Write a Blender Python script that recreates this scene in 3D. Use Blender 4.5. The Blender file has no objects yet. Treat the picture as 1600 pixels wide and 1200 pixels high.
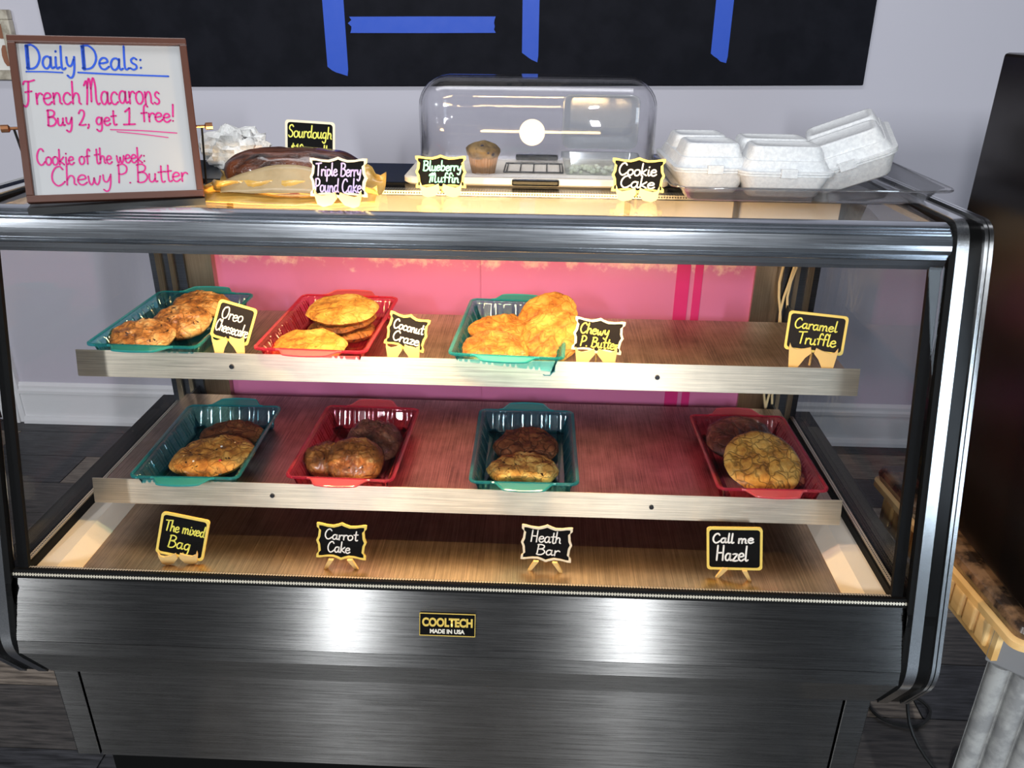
import bpy, bmesh, math, random
from mathutils import Vector, Matrix, noise
random.seed(7)
scene = bpy.context.scene
COL = scene.collection
PI = math.pi
Z0 = 0.66          # height of the glass sill above the floor

# ------------------------------------------------------------------ camera
def make_camera():
    f, p, r, yw = 1271.4, 0.4304, 0.0116, 0.0344
    cp, sp, c, s = math.cos(p), math.sin(p), math.cos(yw), math.sin(yw)
    fw = Vector((-s*cp, c*cp, -sp)); rt = Vector((c, s, 0)); up = rt.cross(fw)
    rt2 = rt*math.cos(r) + up*math.sin(r); up2 = up*math.cos(r) - rt*math.sin(r)
    cd = bpy.data.cameras.new('camera'); cd.sensor_width = 36; cd.lens = 36*f/1600
    cd.clip_start = 0.02
    o = bpy.data.objects.new('camera', cd); COL.objects.link(o)
    m = Matrix((rt2, up2, -fw)).transposed().to_4x4()
    m.translation = Vector((0.1325, -1.0832, 0.8699 + Z0))
    o.matrix_world = m
    scene.camera = o
make_camera()

# ------------------------------------------------------------------ world, lamps, exposure
wd = bpy.data.worlds.new('World'); scene.world = wd; wd.use_nodes = True
wd.node_tree.nodes['Background'].inputs[0].default_value = (0.80, 0.88, 1.0, 1)
wd.node_tree.nodes['Background'].inputs[1].default_value = 0.07
scene.view_settings.view_transform = 'Standard'
scene.view_settings.look = 'None'
scene.view_settings.gamma = 1
scene.view_settings.use_curve_mapping = False
scene.view_settings.exposure = 0.18

def area(name, loc, target, sx, sy, energy, color, parent=None):
    l = bpy.data.lights.new(name, 'AREA'); l.shape = 'RECTANGLE'; l.size = sx; l.size_y = sy
    l.energy = energy; l.color = color
    o = bpy.data.objects.new(name, l); COL.objects.link(o)
    o.location = loc
    o.rotation_euler = (Vector(target) - Vector(loc)).to_track_quat('-Z', 'Y').to_euler()
    if parent: o.parent = parent
    return o
# hanging lamps of the shop behind the photographer, a ceiling strip above the case
for nm, x, y, e in (('pendant_lamp', -1.05, -3.6, 78), ('pendant_lamp', 0.75, -3.6, 78), ('pendant_lamp', -3.0, -3.0, 45)):
    area(nm, (x, y, 2.32), (x, y + 2.2, 0.6), 0.10, 0.5, e, (0.93, 0.97, 1.0))
# daylight from the shop front beside and behind the photographer
area('shop_window', (2.75, -3.1, 1.35), (0.5, 0.2, 0.75), 0.9, 1.9, 34, (0.72, 0.86, 1.0))
area('ceiling_lamp', (-0.2, 0.25, 2.95), (-0.2, 0.9, 0), 1.8, 0.4, 20, (0.97, 0.97, 1.0))

# ------------------------------------------------------------------ material helpers
MATS = {}
def new_mat(name):
    m = bpy.data.materials.new(name); m.use_nodes = True
    nt = m.node_tree
    return m, nt, nt.nodes['Principled BSDF'], nt.nodes['Material Output']
def N(nt, typ, **kw):
    n = nt.nodes.new(typ)
    for k, v in kw.items():
        if k.startswith('i_'):
            key = k[2:]
            n.inputs[int(key) if key.isdigit() else key].default_value = v
        else: setattr(n, k, v)
    return n
def coords(nt, scale=(1, 1, 1), kind='Object', rot=(0, 0, 0)):
    tc = N(nt, 'ShaderNodeTexCoord'); mp = N(nt, 'ShaderNodeMapping')
    mp.inputs['Scale'].default_value = scale; mp.inputs['Rotation'].default_value = rot
    nt.links.new(tc.outputs[kind], mp.inputs[0]); return mp.outputs[0]
def ramp(nt, fac, stops, interp='LINEAR'):
    r = N(nt, 'ShaderNodeValToRGB'); r.color_ramp.interpolation = interp
    e = r.color_ramp.elements
    while len(e) < len(stops): e.new(0.5)
    for el, (p, c) in zip(e, stops):
        el.position = p; el.color = (*c, 1) if len(c) == 3 else c
    nt.links.new(fac, r.inputs[0]); return r.outputs[0]
def noise_t(nt, vec, scale, detail=4, rough=0.55):
    n = N(nt, 'ShaderNodeTexNoise'); n.inputs['Scale'].default_value = scale
    n.inputs['Detail'].default_value = detail; n.inputs['Roughness'].default_value = rough
    nt.links.new(vec, n.inputs['Vector']); return n.outputs[0]
def bump(nt, bs, h, strength=0.3, dist=0.002):
    b = N(nt, 'ShaderNodeBump'); b.inputs['Strength'].default_value = strength; b.inputs['Distance'].default_value = dist
    nt.links.new(h, b.inputs['Height']); nt.links.new(b.outputs[0], bs.inputs['Normal']); return b

def plain(name, col, rough=0.5, metal=0.0, coat=0.0, spec=None, emit=None):
    m, nt, b, o = new_mat(name)
    b.inputs['Base Color'].default_value = (*col, 1); b.inputs['Roughness'].default_value = rough
    b.inputs['Metallic'].default_value = metal; b.inputs['Coat Weight'].default_value = coat
    if spec is not None: b.inputs['Specular IOR Level'].default_value = spec
    if emit:
        b.inputs['Emission Color'].default_value = (*emit[0], 1); b.inputs['Emission Strength'].default_value = emit[1]
    # faint procedural variation of roughness
    v = noise_t(nt, coords(nt), 35, 3)
    mr = N(nt, 'ShaderNodeMapRange'); mr.inputs['To Min'].default_value = max(0.02, rough*0.88); mr.inputs['To Max'].default_value = min(1, rough*1.12)
    nt.links.new(v, mr.inputs[0]); nt.links.new(mr.outputs[0], b.inputs['Roughness'])
    MATS[name] = m; return m

def brushed(name, col, rough=0.3, axis=0, aniso=0.75, scratch=0.25, low=0.72, blotch=7):
    m, nt, b, o = new_mat(name)
    sc = [220, 220, 220]; sc[axis] = 3
    v = noise_t(nt, coords(nt, tuple(sc)), 3, 4, 0.6)
    blot = noise_t(nt, coords(nt), blotch, 4, 0.6)
    mx = N(nt, 'ShaderNodeMath', operation='ADD'); nt.links.new(v, mx.inputs[0])
    m2 = N(nt, 'ShaderNodeMath', operation='MULTIPLY', i_1=0.6); nt.links.new(blot, m2.inputs[0]); nt.links.new(m2.outputs[0], mx.inputs[1])
    c = ramp(nt, mx.outputs[0], [(0.55, tuple(x*low for x in col)), (1.0, tuple(min(1, x*1.15) for x in col))])
    nt.links.new(c, b.inputs['Base Color'])
    b.inputs['Metallic'].default_value = 1
    mr = N(nt, 'ShaderNodeMapRange'); mr.inputs['To Min'].default_value = rough*0.75; mr.inputs['To Max'].default_value = rough*1.3
    nt.links.new(v, mr.inputs[0]); nt.links.new(mr.outputs[0], b.inputs['Roughness'])
    b.inputs['Anisotropic'].default_value = aniso
    t = N(nt, 'ShaderNodeCombineXYZ'); t.inputs[2 if axis == 0 else 0].default_value = 1
    nt.links.new(t.outputs[0], b.inputs['Tangent'])
    bump(nt, b, v, scratch, 0.0004)
    MATS[name] = m; return m

def thin_glass(name, tint=(1, 1, 1), ior=1.45, rough=0.0, body=0.0, bodycol=(1, 1, 1), wrinkle=0, wscale=40, gloss=0.6):
    """a clear sheet: transparent straight through, fresnel gloss on top, optional tinted body"""
    m, nt, b, o = new_mat(name)
    nt.nodes.remove(b)
    tr = N(nt, 'ShaderNodeBsdfTransparent'); tr.inputs[0].default_value = (*tint, 1)
    gl = N(nt, 'ShaderNodeBsdfGlossy'); gl.inputs['Roughness'].default_value = rough
    f0 = ((ior-1)/(ior+1))**2
    fr = N(nt, 'ShaderNodeLayerWeight'); fr.inputs['Blend'].default_value = 0.5
    pw = N(nt, 'ShaderNodeMath', operation='POWER', i_1=5.0); nt.links.new(fr.outputs['Facing'], pw.inputs[0])
    fm = N(nt, 'ShaderNodeMath', operation='MULTIPLY_ADD', i_1=(1-f0)*gloss, i_2=f0); nt.links.new(pw.outputs[0], fm.inputs[0])
    base = tr.outputs[0]
    if body > 0:
        di = N(nt, 'ShaderNodeBsdfDiffuse'); di.inputs[0].default_value = (*bodycol, 1)
        tl = N(nt, 'ShaderNodeBsdfTranslucent'); tl.inputs[0].default_value = (*bodycol, 1)
        a = N(nt, 'ShaderNodeMixShader'); a.inputs[0].default_value = 0.45
        nt.links.new(di.outputs[0], a.inputs[1]); nt.links.new(tl.outputs[0], a.inputs[2])
        mb = N(nt, 'ShaderNodeMixShader'); mb.inputs[0].default_value = body
        nt.links.new(tr.outputs[0], mb.inputs[1]); nt.links.new(a.outputs[0], mb.inputs[2]); base = mb.outputs[0]
    mx = N(nt, 'ShaderNodeMixShader')
    nt.links.new(fm.outputs[0], mx.inputs[0]); nt.links.new(base, mx.inputs[1]); nt.links.new(gl.outputs[0], mx.inputs[2])
    if wrinkle:
        h = noise_t(nt, coords(nt, (1, 0.35, 1)), wscale, 5, 0.6)
        bb = N(nt, 'ShaderNodeBump'); bb.inputs['Strength'].default_value = wrinkle; bb.inputs['Distance'].default_value = 0.01
        nt.links.new(h, bb.inputs['Height'])
        nt.links.new(bb.outputs[0], gl.inputs['Normal']); nt.links.new(bb.outputs[0], fr.inputs['Normal'])
    nt.links.new(mx.outputs[0], o.inputs[0]); MATS[name] = m; return m

def two_tone(name, c1, c2, scale=20, rough=0.5, lo=0.4, hi=0.6, metal=0, bmp=0.0, bdist=0.002, stretch=(1, 1, 1), coat=0.0, detail=5):
    m, nt, b, o = new_mat(name)
    v = noise_t(nt, coords(nt, stretch), scale, detail, 0.6)
    nt.links.new(ramp(nt, v, [(lo, c1), (hi, c2)]), b.inputs['Base Color'])
    b.inputs['Roughness'].default_value = rough; b.inputs['Metallic'].default_value = metal; b.inputs['Coat Weight'].default_value = coat
    b.inputs['Coat Roughness'].default_value = 0.12
    if bmp: bump(nt, b, v, bmp, bdist)
    MATS[name] = m; return m

def cookie_mat(name, base, dark, light, chip=(0.03, 0.012, 0.006), chips=0.62, crack=0.5, wrap=0.0, cscale=45):
    m, nt, b, o = new_mat(name)
    tc = coords(nt)
    v = noise_t(nt, tc, 28, 6, 0.65)
    c = ramp(nt, v, [(0.36, dark), (0.5, base), (0.66, light)])
    vo = N(nt, 'ShaderNodeTexVoronoi', feature='DISTANCE_TO_EDGE'); vo.inputs['Scale'].default_value = 42
    wn = N(nt, 'ShaderNodeTexNoise'); wn.inputs['Scale'].default_value = 30
    nt.links.new(tc, wn.inputs['Vector'])
    va = N(nt, 'ShaderNodeVectorMath', operation='MULTIPLY_ADD'); va.inputs[1].default_value = (0.05, 0.05, 0.05)
    nt.links.new(wn.outputs[1], va.inputs[0]); nt.links.new(tc, va.inputs[2]); nt.links.new(va.outputs[0], vo.inputs['Vector'])
    ck = ramp(nt, vo.outputs[0], [(0.0, (1 - crack,)*3), (0.10, (1, 1, 1))])
    mc = N(nt, 'ShaderNodeMix', data_type='RGBA', blend_type='MULTIPLY'); mc.inputs[0].default_value = 1
    nt.links.new(c, mc.inputs[6]); nt.links.new(ck, mc.inputs[7])
    cn = noise_t(nt, tc, cscale*2.2, 2, 0.5)
    cf = ramp(nt, cn, [(chips, (0, 0, 0)), (chips + 0.05, (1, 1, 1))])
    m3 = N(nt, 'ShaderNodeMix', data_type='RGBA'); nt.links.new(cf, m3.inputs[0])
    nt.links.new(mc.outputs[2], m3.inputs[6]); m3.inputs[7].default_value = (*chip, 1)
    nt.links.new(m3.outputs[2], b.inputs['Base Color'])
    b.inputs['Roughness'].default_value = 0.6; b.inputs['Specular IOR Level'].default_value = 0.25; b.inputs['Coat Weight'].default_value = wrap; b.inputs['Coat Roughness'].default_value = 0.1
    ad = N(nt, 'ShaderNodeMath', operation='ADD'); nt.links.new(v, ad.inputs[0])
    ml = N(nt, 'ShaderNodeMath', operation='MULTIPLY', i_1=4.0); nt.links.new(vo.outputs[0], ml.inputs[0])
    mn = N(nt, 'ShaderNodeMath', operation='MINIMUM', i_1=0.5); nt.links.new(ml.outputs[0], mn.inputs[0])
    nt.links.new(mn.outputs[0], ad.inputs[1])
    bump(nt, b, ad.outputs[0], 0.6, 0.004)
    MATS[name] = m; return m

# ------------------------------------------------------------------ materials
brushed('steel', (0.22, 0.215, 0.21), 0.275, 0, 1.0, 0.08)
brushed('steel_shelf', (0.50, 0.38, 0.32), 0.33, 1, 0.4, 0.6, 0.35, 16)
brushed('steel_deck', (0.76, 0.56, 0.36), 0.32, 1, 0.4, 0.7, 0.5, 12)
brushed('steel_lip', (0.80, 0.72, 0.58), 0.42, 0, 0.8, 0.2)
brushed('aluminium', (0.60, 0.63, 0.67), 0.17, 0, 0.3, 0.05)
brushed('aluminium_trim', (0.80, 0.82, 0.84), 0.22, 1, 0.3, 0.1)
brushed('dark_steel', (0.10, 0.11, 0.13), 0.35, 0)
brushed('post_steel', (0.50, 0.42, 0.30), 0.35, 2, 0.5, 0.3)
plain('black', (0.006, 0.006, 0.007), 0.35, spec=0.12)
plain('black_gloss', (0.004, 0.004, 0.004), 0.22, spec=0.2)
plain('rubber', (0.003, 0.003, 0.003), 0.6, spec=0.12)
plain('cream', (0.82, 0.74, 0.62), 0.4)
plain('wall_paint', (0.54, 0.525, 0.585), 0.75)
plain('trim_white', (0.80, 0.79, 0.80), 0.4)
plain('cabinet_black', (0.006, 0.004, 0.003), 0.25, spec=0.45)
plain('kick', (0.003, 0.003, 0.003), 0.8, spec=0.08)
plain('brown_frame', (0.075, 0.025, 0.014), 0.38)
plain('whiteboard', (0.39, 0.387, 0.387), 0.35)
plain('copper', (0.62, 0.27, 0.13), 0.3, 1)
plain('black_wire', (0.01, 0.01, 0.01), 0.4)
plain('chalk_black', (0.003, 0.003, 0.003), 0.7, spec=0.1)
plain('chalk_brown', (0.010, 0.007, 0.005), 0.6, spec=0.2)
plain('frame_cream', (0.80, 0.70, 0.50), 0.5)
plain('frame_yellow', (0.82, 0.62, 0.13), 0.5)
plain('wood_yellow', (0.80, 0.56, 0.22), 0.5)
plain('ink_white', (0.90, 0.88, 0.82), 0.6)
plain('ink_yellow', (0.85, 0.80, 0.12), 0.6)
plain('ink_lilac', (0.66, 0.50, 0.82), 0.6)
plain('ink_green', (0.25, 0.82, 0.55), 0.6)
plain('ink_blue', (0.015, 0.07, 0.45), 0.4)
plain('ink_magenta', (0.50, 0.008, 0.17), 0.4)
plain('gold', (0.80, 0.56, 0.12), 0.35, 0.6)
plain('silver_ink', (0.72, 0.66, 0.55), 0.4, 0.3)
plain('tape_blue', (0.005, 0.07, 0.52), 0.55)
two_tone('blackboard', (0.004, 0.0045, 0.008), (0.007, 0.0075, 0.012), 9, 0.7)
MATS['blackboard'].node_tree.nodes['Principled BSDF'].inputs['Specular IOR Level'].default_value = 0.12
plain('led_tube', (1, 0.9, 0.7), 0.4, emit=((1.0, 0.66, 0.30), 9))
plain('paint_gray', (0.20, 0.20, 0.205), 0.5)
two_tone('gray_leg', (0.22, 0.22, 0.22), (0.34, 0.34, 0.33), 30, 0.55, bmp=0.15)
two_tone('light_wood', (0.62, 0.36, 0.12), (0.80, 0.54, 0.24), 14, 0.45, stretch=(1, 0.15, 1))
two_tone('marble_brown', (0.03, 0.018, 0.012), (0.22, 0.12, 0.06), 26, 0.25)
two_tone('foam', (0.58, 0.59, 0.60), (0.68, 0.69, 0.69), 160, 0.35, bmp=0.1, bdist=0.001)
two_tone('loaf_crust', (0.012, 0.004, 0.002), (0.13, 0.032, 0.008), 30, 0.3, stretch=(0.4, 1.6, 1), coat=0.6, bmp=0.9, bdist=0.012)
two_tone('kraft_paper', (0.46, 0.24, 0.04), (0.66, 0.42, 0.11), 10, 0.35, bmp=0.5, bdist=0.01, coat=0.4)
two_tone('tan_paper', (0.30, 0.21, 0.10), (0.42, 0.31, 0.17), 9, 0.4, bmp=0.3, bdist=0.01)
two_tone('white_bag', (0.72, 0.72, 0.70), (0.86, 0.85, 0.82), 20, 0.25, bmp=0.7, bdist=0.02)
plain('red_tag', (0.65, 0.03, 0.05), 0.4)
two_tone('muffin_top', (0.07, 0.042, 0.012), (0.24, 0.15, 0.05), 40, 0.6, bmp=0.5)
plain('muffin_cup', (0.26, 0.13, 0.045), 0.5)
plain('blueberry', (0.012, 0.010, 0.03), 0.4)
two_tone('crumbs', (0.60, 0.62, 0.42), (0.78, 0.78, 0.62), 60, 0.7, bmp=0.5)
plain('sticker_white', (0.60, 0.58, 0.52), 0.5)
plain('wire_yellow', (0.62, 0.50, 0.28), 0.4)
plain('cable_black', (0.012, 0.012, 0.012), 0.5)
plain('pale_blue', (0.42, 0.62, 0.80), 0.25)
two_tone('old_frame', (0.30, 0.26, 0.20), (0.52, 0.47, 0.38), 30, 0.5)
plain('mat_white', (0.72, 0.70, 0.66), 0.6)
plain('rust_print', (0.26, 0.10, 0.05), 0.6)
thin_glass('glass', (0.92, 0.92, 0.925), 1.30)
thin_glass('acrylic', (0.955, 0.955, 0.965), 1.45, 0.02, gloss=1.0)
thin_glass('clear_plastic', (0.90, 0.90, 0.91), 1.9, 0.05, 0.05, (0.7, 0.7, 0.7), gloss=1.0)
thin_glass('frosted_plastic', (0.93, 0.95, 0.95), 1.5, 0.1, 0.10, (0.85, 0.9, 0.88))
thin_glass('cling_film', (0.97, 0.97, 0.97), 1.55, 0.10, 0, (1, 1, 1), 0.9, 55)
thin_glass('teal_plastic', (0.50, 0.86, 0.93), 1.70, 0.08, 0.05, (0.01, 0.42, 0.52))
thin_glass('teal_rim', (0.35, 0.78, 0.80), 1.7, 0.1, 0.22, (0.05, 0.58, 0.68))
thin_glass('teal_handle', (0.40, 0.80, 0.80), 1.7, 0.1, 0.5, (0.08, 0.60, 0.64))
thin_glass('red_handle', (0.95, 0.45, 0.50), 1.7, 0.1, 0.5, (0.90, 0.22, 0.28))
thin_glass('red_plastic', (0.98, 0.56, 0.64), 1.60, 0.08, 0.05, (0.72, 0.03, 0.10))
thin_glass('red_rim', (0.95, 0.25, 0.38), 1.7, 0.1, 0.22, (0.90, 0.12, 0.24))

def floor_mat():
    for i, (a, b_) in enumerate((((0.006, 0.006, 0.007), (0.055, 0.054, 0.060)), ((0.060, 0.046, 0.036), (0.27, 0.22, 0.175)), ((0.020, 0.018, 0.017), (0.085, 0.074, 0.068)))):
        two_tone('plank%d' % i, a, b_, 9, 0.45, 0.35, 0.66, stretch=(1.1, 13, 1), bmp=0.4, detail=8)
floor_mat()

def pink_mat():
    m, nt, b, o = new_mat('pink_door')
    tc = coords(nt)
    sx = N(nt, 'ShaderNodeSeparateXYZ'); nt.links.new(tc, sx.inputs[0])
    v = noise_t(nt, tc, 22, 6, 0.7)
    # dried streaky wash marks, denser at the top of the door
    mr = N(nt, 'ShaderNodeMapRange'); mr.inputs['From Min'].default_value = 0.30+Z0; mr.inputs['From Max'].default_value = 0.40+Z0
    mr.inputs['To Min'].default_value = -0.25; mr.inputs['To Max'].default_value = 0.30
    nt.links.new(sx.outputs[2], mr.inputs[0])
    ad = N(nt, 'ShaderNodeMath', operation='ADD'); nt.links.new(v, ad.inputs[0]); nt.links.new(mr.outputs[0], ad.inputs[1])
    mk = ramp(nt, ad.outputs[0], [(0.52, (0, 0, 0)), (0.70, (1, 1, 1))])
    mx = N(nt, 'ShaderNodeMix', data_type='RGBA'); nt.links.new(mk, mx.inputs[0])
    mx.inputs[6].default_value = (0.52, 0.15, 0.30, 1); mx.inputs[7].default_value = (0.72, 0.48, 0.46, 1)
    nt.links.new(mx.outputs[2], b.inputs['Base Color']); b.inputs['Roughness'].default_value = 0.3
    MATS['pink_door'] = m
pink_mat()
plain('magenta', (0.52, 0.02, 0.15), 0.4)

def spacer_mat():
    m, nt, b, o = new_mat('spacer')
    w = N(nt, 'ShaderNodeTexVoronoi'); w.inputs['Scale'].default_value = 210; w.inputs['Randomness'].default_value = 0
    nt.links.new(coords(nt), w.inputs['Vector'])
    c = ramp(nt, w.outputs['Distance'], [(0.30, (0.02, 0.018, 0.015)), (0.40, (0.75, 0.68, 0.55))])
    nt.links.new(c, b.inputs['Base Color']); b.inputs['Metallic'].default_value = 0.6; b.inputs['Roughness'].default_value = 0.35
    MATS['spacer'] = m
spacer_mat()

cookie_mat('ck_oreo', (0.46, 0.19, 0.045), (0.12, 0.035, 0.010), (0.72, 0.46, 0.19), chips=0.63, wrap=0.35, crack=0.35)
cookie_mat('ck_coconut', (0.38, 0.19, 0.035), (0.19, 0.07, 0.014), (0.52, 0.31, 0.09), chip=(0.22, 0.09, 0.02), chips=0.66, crack=0.2)
cookie_mat('ck_coconut_dark', (0.17, 0.055, 0.012), (0.07, 0.02, 0.006), (0.30, 0.12, 0.03), chips=0.62, crack=0.4)
cookie_mat('ck_peanut', (0.38, 0.15, 0.025), (0.19, 0.055, 0.01), (0.52, 0.27, 0.06), chip=(0.30, 0.11, 0.02), chips=0.72, crack=0.3)
cookie_mat('ck_mixed', (0.46, 0.19, 0.035), (0.20, 0.065, 0.015), (0.70, 0.38, 0.09), chips=0.64, crack=0.35, wrap=0.15)
cookie_mat('ck_mixed_dark', (0.18, 0.06, 0.022), (0.075, 0.024, 0.01), (0.30, 0.12, 0.04), chips=0.66, crack=0.4)
cookie_mat('ck_carrot', (0.34, 0.12, 0.025), (0.16, 0.05, 0.012), (0.56, 0.27, 0.07), chips=0.68, crack=0.2, wrap=0.3)
cookie_mat('ck_carrot_dark', (0.15, 0.05, 0.028), (0.06, 0.02, 0.012), (0.30, 0.13, 0.07), chips=0.70, crack=0.2, wrap=0.4)
cookie_mat('ck_choc', (0.15, 0.045, 0.016), (0.055, 0.016, 0.007), (0.26, 0.09, 0.035), chips=0.75, crack=0.65)
cookie_mat('ck_gold', (0.58, 0.30, 0.07), (0.26, 0.09, 0.02), (0.80, 0.58, 0.20), chips=0.64, crack=0.35)
cookie_mat('ck_hazel', (0.58, 0.28, 0.05), (0.30, 0.10, 0.018), (0.76, 0.46, 0.12), chips=0.72, crack=0.55)
cookie_mat('ck_hazel_dark', (0.14, 0.03, 0.018), (0.06, 0.014, 0.01), (0.28, 0.08, 0.045), chips=0.72, crack=0.4, wrap=0.5)

# ------------------------------------------------------------------ geometry helpers
class MB:
    def __init__(s): s.v = []; s.f = []
    def add(s, vs, fs):
        n = len(s.v); s.v += [tuple(v) for v in vs]; s.f += [tuple(i + n for i in f) for f in fs]; return s
    def box(s, x0, x1, y0, y1, z0, z1):
        return s.add([(x, y, z) for z in (z0, z1) for y in (y0, y1) for x in (x0, x1)],
                     [(0, 2, 3, 1), (4, 5, 7, 6), (0, 1, 5, 4), (2, 6, 7, 3), (0, 4, 6, 2), (1, 3, 7, 5)])
    def prism(s, pts, d, axis):
        """outline pts (2-D) extruded from d[0] to d[1] along axis 0 (pts=y,z), 1 (pts=x,z) or 2 (pts=x,y)"""
        def P(p, t): return (t, p[0], p[1]) if axis == 0 else ((p[0], t, p[1]) if axis == 1 else (p[0], p[1], t))
        n = len(pts)
        return s.add([P(p, d[0]) for p in pts] + [P(p, d[1]) for p in pts],
                     [tuple(range(n))[::-1], tuple(range(n, 2*n))] + [(i, (i+1) % n, n+(i+1) % n, n+i) for i in range(n)])
    def ribbon(s, path, x0, x1, tin, tout):
        """strip following a (y,z) path, x0..x1 wide; tin/tout = thickness on each side of the path"""
        n = len(path); off = []
        for i in range(n):
            a = Vector(path[max(0, i-1)]); b = Vector(path[min(n-1, i+1)]); t = (b-a).normalized()
            off.append(Vector((t.y, -t.x)))
        A = [Vector(p) + o*tout for p, o in zip(path, off)]; B = [Vector(p) - o*tin for p, o in zip(path, off)]
        return s.prism_strip(A, B, x0, x1)
    def prism_strip(s, A, B, x0, x1):
        n = len(A); vs = []
        for a, b in zip(A, B): vs += [(x0, a[0], a[1]), (x1, a[0], a[1]), (x1, b[0], b[1]), (x0, b[0], b[1])]
        fs = [(0, 3, 2, 1), tuple(4*(n-1)+k for k in (0, 1, 2, 3))]
        for i in range(n-1):
            for k in range(4): fs.append((4*i+k, 4*i+(k+1) % 4, 4*i+4+(k+1) % 4, 4*i+4+k))
        return s.add(vs, fs)
    def tube(s, pts, r, n=8, closed=False):
        pts = [Vector(p) for p in pts]; m = len(pts); vs = []; fs = []
        up = None
        for i, p in enumerate(pts):
            a = pts[(i-1) % m] if (closed or i > 0) else p; b = pts[(i+1) % m] if (closed or i < m-1) else p
            t = (b-a).normalized()
            if up is None:
                up = Vector((0, 0, 1)) if abs(t.z) < 0.9 else Vector((1, 0, 0))
            u = (up - t*up.dot(t)).normalized(); w = t.cross(u); up = u
            rr = r(i/(m-1)) if callable(r) else r
            for k in range(n):
                an = 2*PI*k/n; vs.append(p + (u*math.cos(an) + w*math.sin(an))*rr)
        for i in range(m if closed else m-1):
            j = (i+1) % m
            for k in range(n): fs.append((i*n+k, i*n+(k+1) % n, j*n+(k+1) % n, j*n+k))
        if not closed: fs += [tuple(range(n))[::-1], tuple((m-1)*n+k for k in range(n))]
        return s.add(vs, fs)
    def loft(s, rings, cap0=True, cap1=True):
        n = len(rings[0]); vs = [p for r in rings for p in r]; fs = []
        for i in range(len(rings)-1):
            for k in range(n): fs.append((i*n+k, i*n+(k+1) % n, (i+1)*n+(k+1) % n, (i+1)*n+k))
        if cap0: fs.append(tuple(range(n))[::-1])
        if cap1: fs.append(tuple((len(rings)-1)*n+k for k in range(n)))
        return s.add(vs, fs)
    def xform(s, M):
        s.v = [tuple(M @ Vector(v)) for v in s.v]; return s
    def mesh(s, name, mat, smooth=False):
        me = bpy.data.meshes.new(name); me.from_pydata(s.v, [], s.f)
        me.materials.append(MATS[mat])
        bm = bmesh.new(); bm.from_mesh(me); bmesh.ops.recalc_face_normals(bm, faces=bm.faces); bm.to_mesh(me); bm.free()
        if smooth:
            me.polygons.foreach_set('use_smooth', [True]*len(me.polygons))
            try: me.set_sharp_from_angle(angle=math.radians(38 if smooth is True else smooth))
            except Exception: pass
        return me
    def build(s, name, mat, parent=None, smooth=False):
        return link(name, s.mesh(name, mat, smooth), parent)
def link(name, me, parent=None):
    o = bpy.data.objects.new(name, me); COL.objects.link(o)
    if parent: o.parent = parent
    return o
def bevel(o, w=0.002, seg=2):
    m = o.modifiers.new('bevel', 'BEVEL'); m.width = w; m.segments = seg; m.limit_method = 'ANGLE'; return o
def solid(o, t):
    m = o.modifiers.new('solidify', 'SOLIDIFY'); m.thickness = t; m.offset = 0; return o
def tag(o, label=None, cat=None, group=None, kind=None):
    if label: o['label'] = label
    if cat: o['category'] = cat
    if group: o['group'] = group
    if kind: o['kind'] = kind
    return o
def thing(name, label, cat, loc, rz=0, group=None, rx=0, ry=0):
    o = bpy.data.objects.new(name, None); COL.objects.link(o); o.empty_display_size = 0.05
    o.location = loc; o.rotation_euler = (rx, ry, rz)
    return tag(o, label, cat, group)
def struct(o): o['kind'] = 'structure'; return o

def rrect(hx, hy, r, z, n=5, cx=0, cy=0):
    out = []
    for (sx, sy, a0) in ((1, 1, 0), (-1, 1, PI/2), (-1, -1, PI), (1, -1, 1.5*PI)):
        for k in range(n+1):
            a = a0 + PI/2*k/n
            out.append((cx + sx*(hx-r) + r*math.cos(a), cy + sy*(hy-r) + r*math.sin(a), z))
    return out
def fillet(pts, rad, n=6):
    """round the inner corners of an open 2-D path; rad is one radius per inner corner"""
    out = [tuple(pts[0])]
    for i in range(1, len(pts)-1):
        p = Vector(pts[i]); a = (Vector(pts[i-1])-p); b = (Vector(pts[i+1])-p)
        d = min(rad[i-1], a.length*0.49, b.length*0.49)
        p0 = p + a.normalized()*d; p1 = p + b.normalized()*d
        for k in range(n+1):
            t = k/n; out.append(tuple(p0*(1-t)**2 + p*2*t*(1-t) + p1*t*t))
    out.append(tuple(pts[-1])); return out
def catmull(P, k=6):
    if len(P) < 3: return [Vector(p) for p in P]
    P = [Vector(p) for p in P]; Q = [2*P[0]-P[1]] + P + [2*P[-1]-P[-2]]; out = []
    for i in range(1, len(Q)-2):
        a, b, c, d = Q[i-1], Q[i], Q[i+1], Q[i+2]
        for j in range(k):
            t = j/k
            out.append(0.5*((2*b) + (c-a)*t + (2*a-5*b+4*c-d)*t*t + (3*b-a-3*c+d)*t**3))
    out.append(P[-1]); return out

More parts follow.
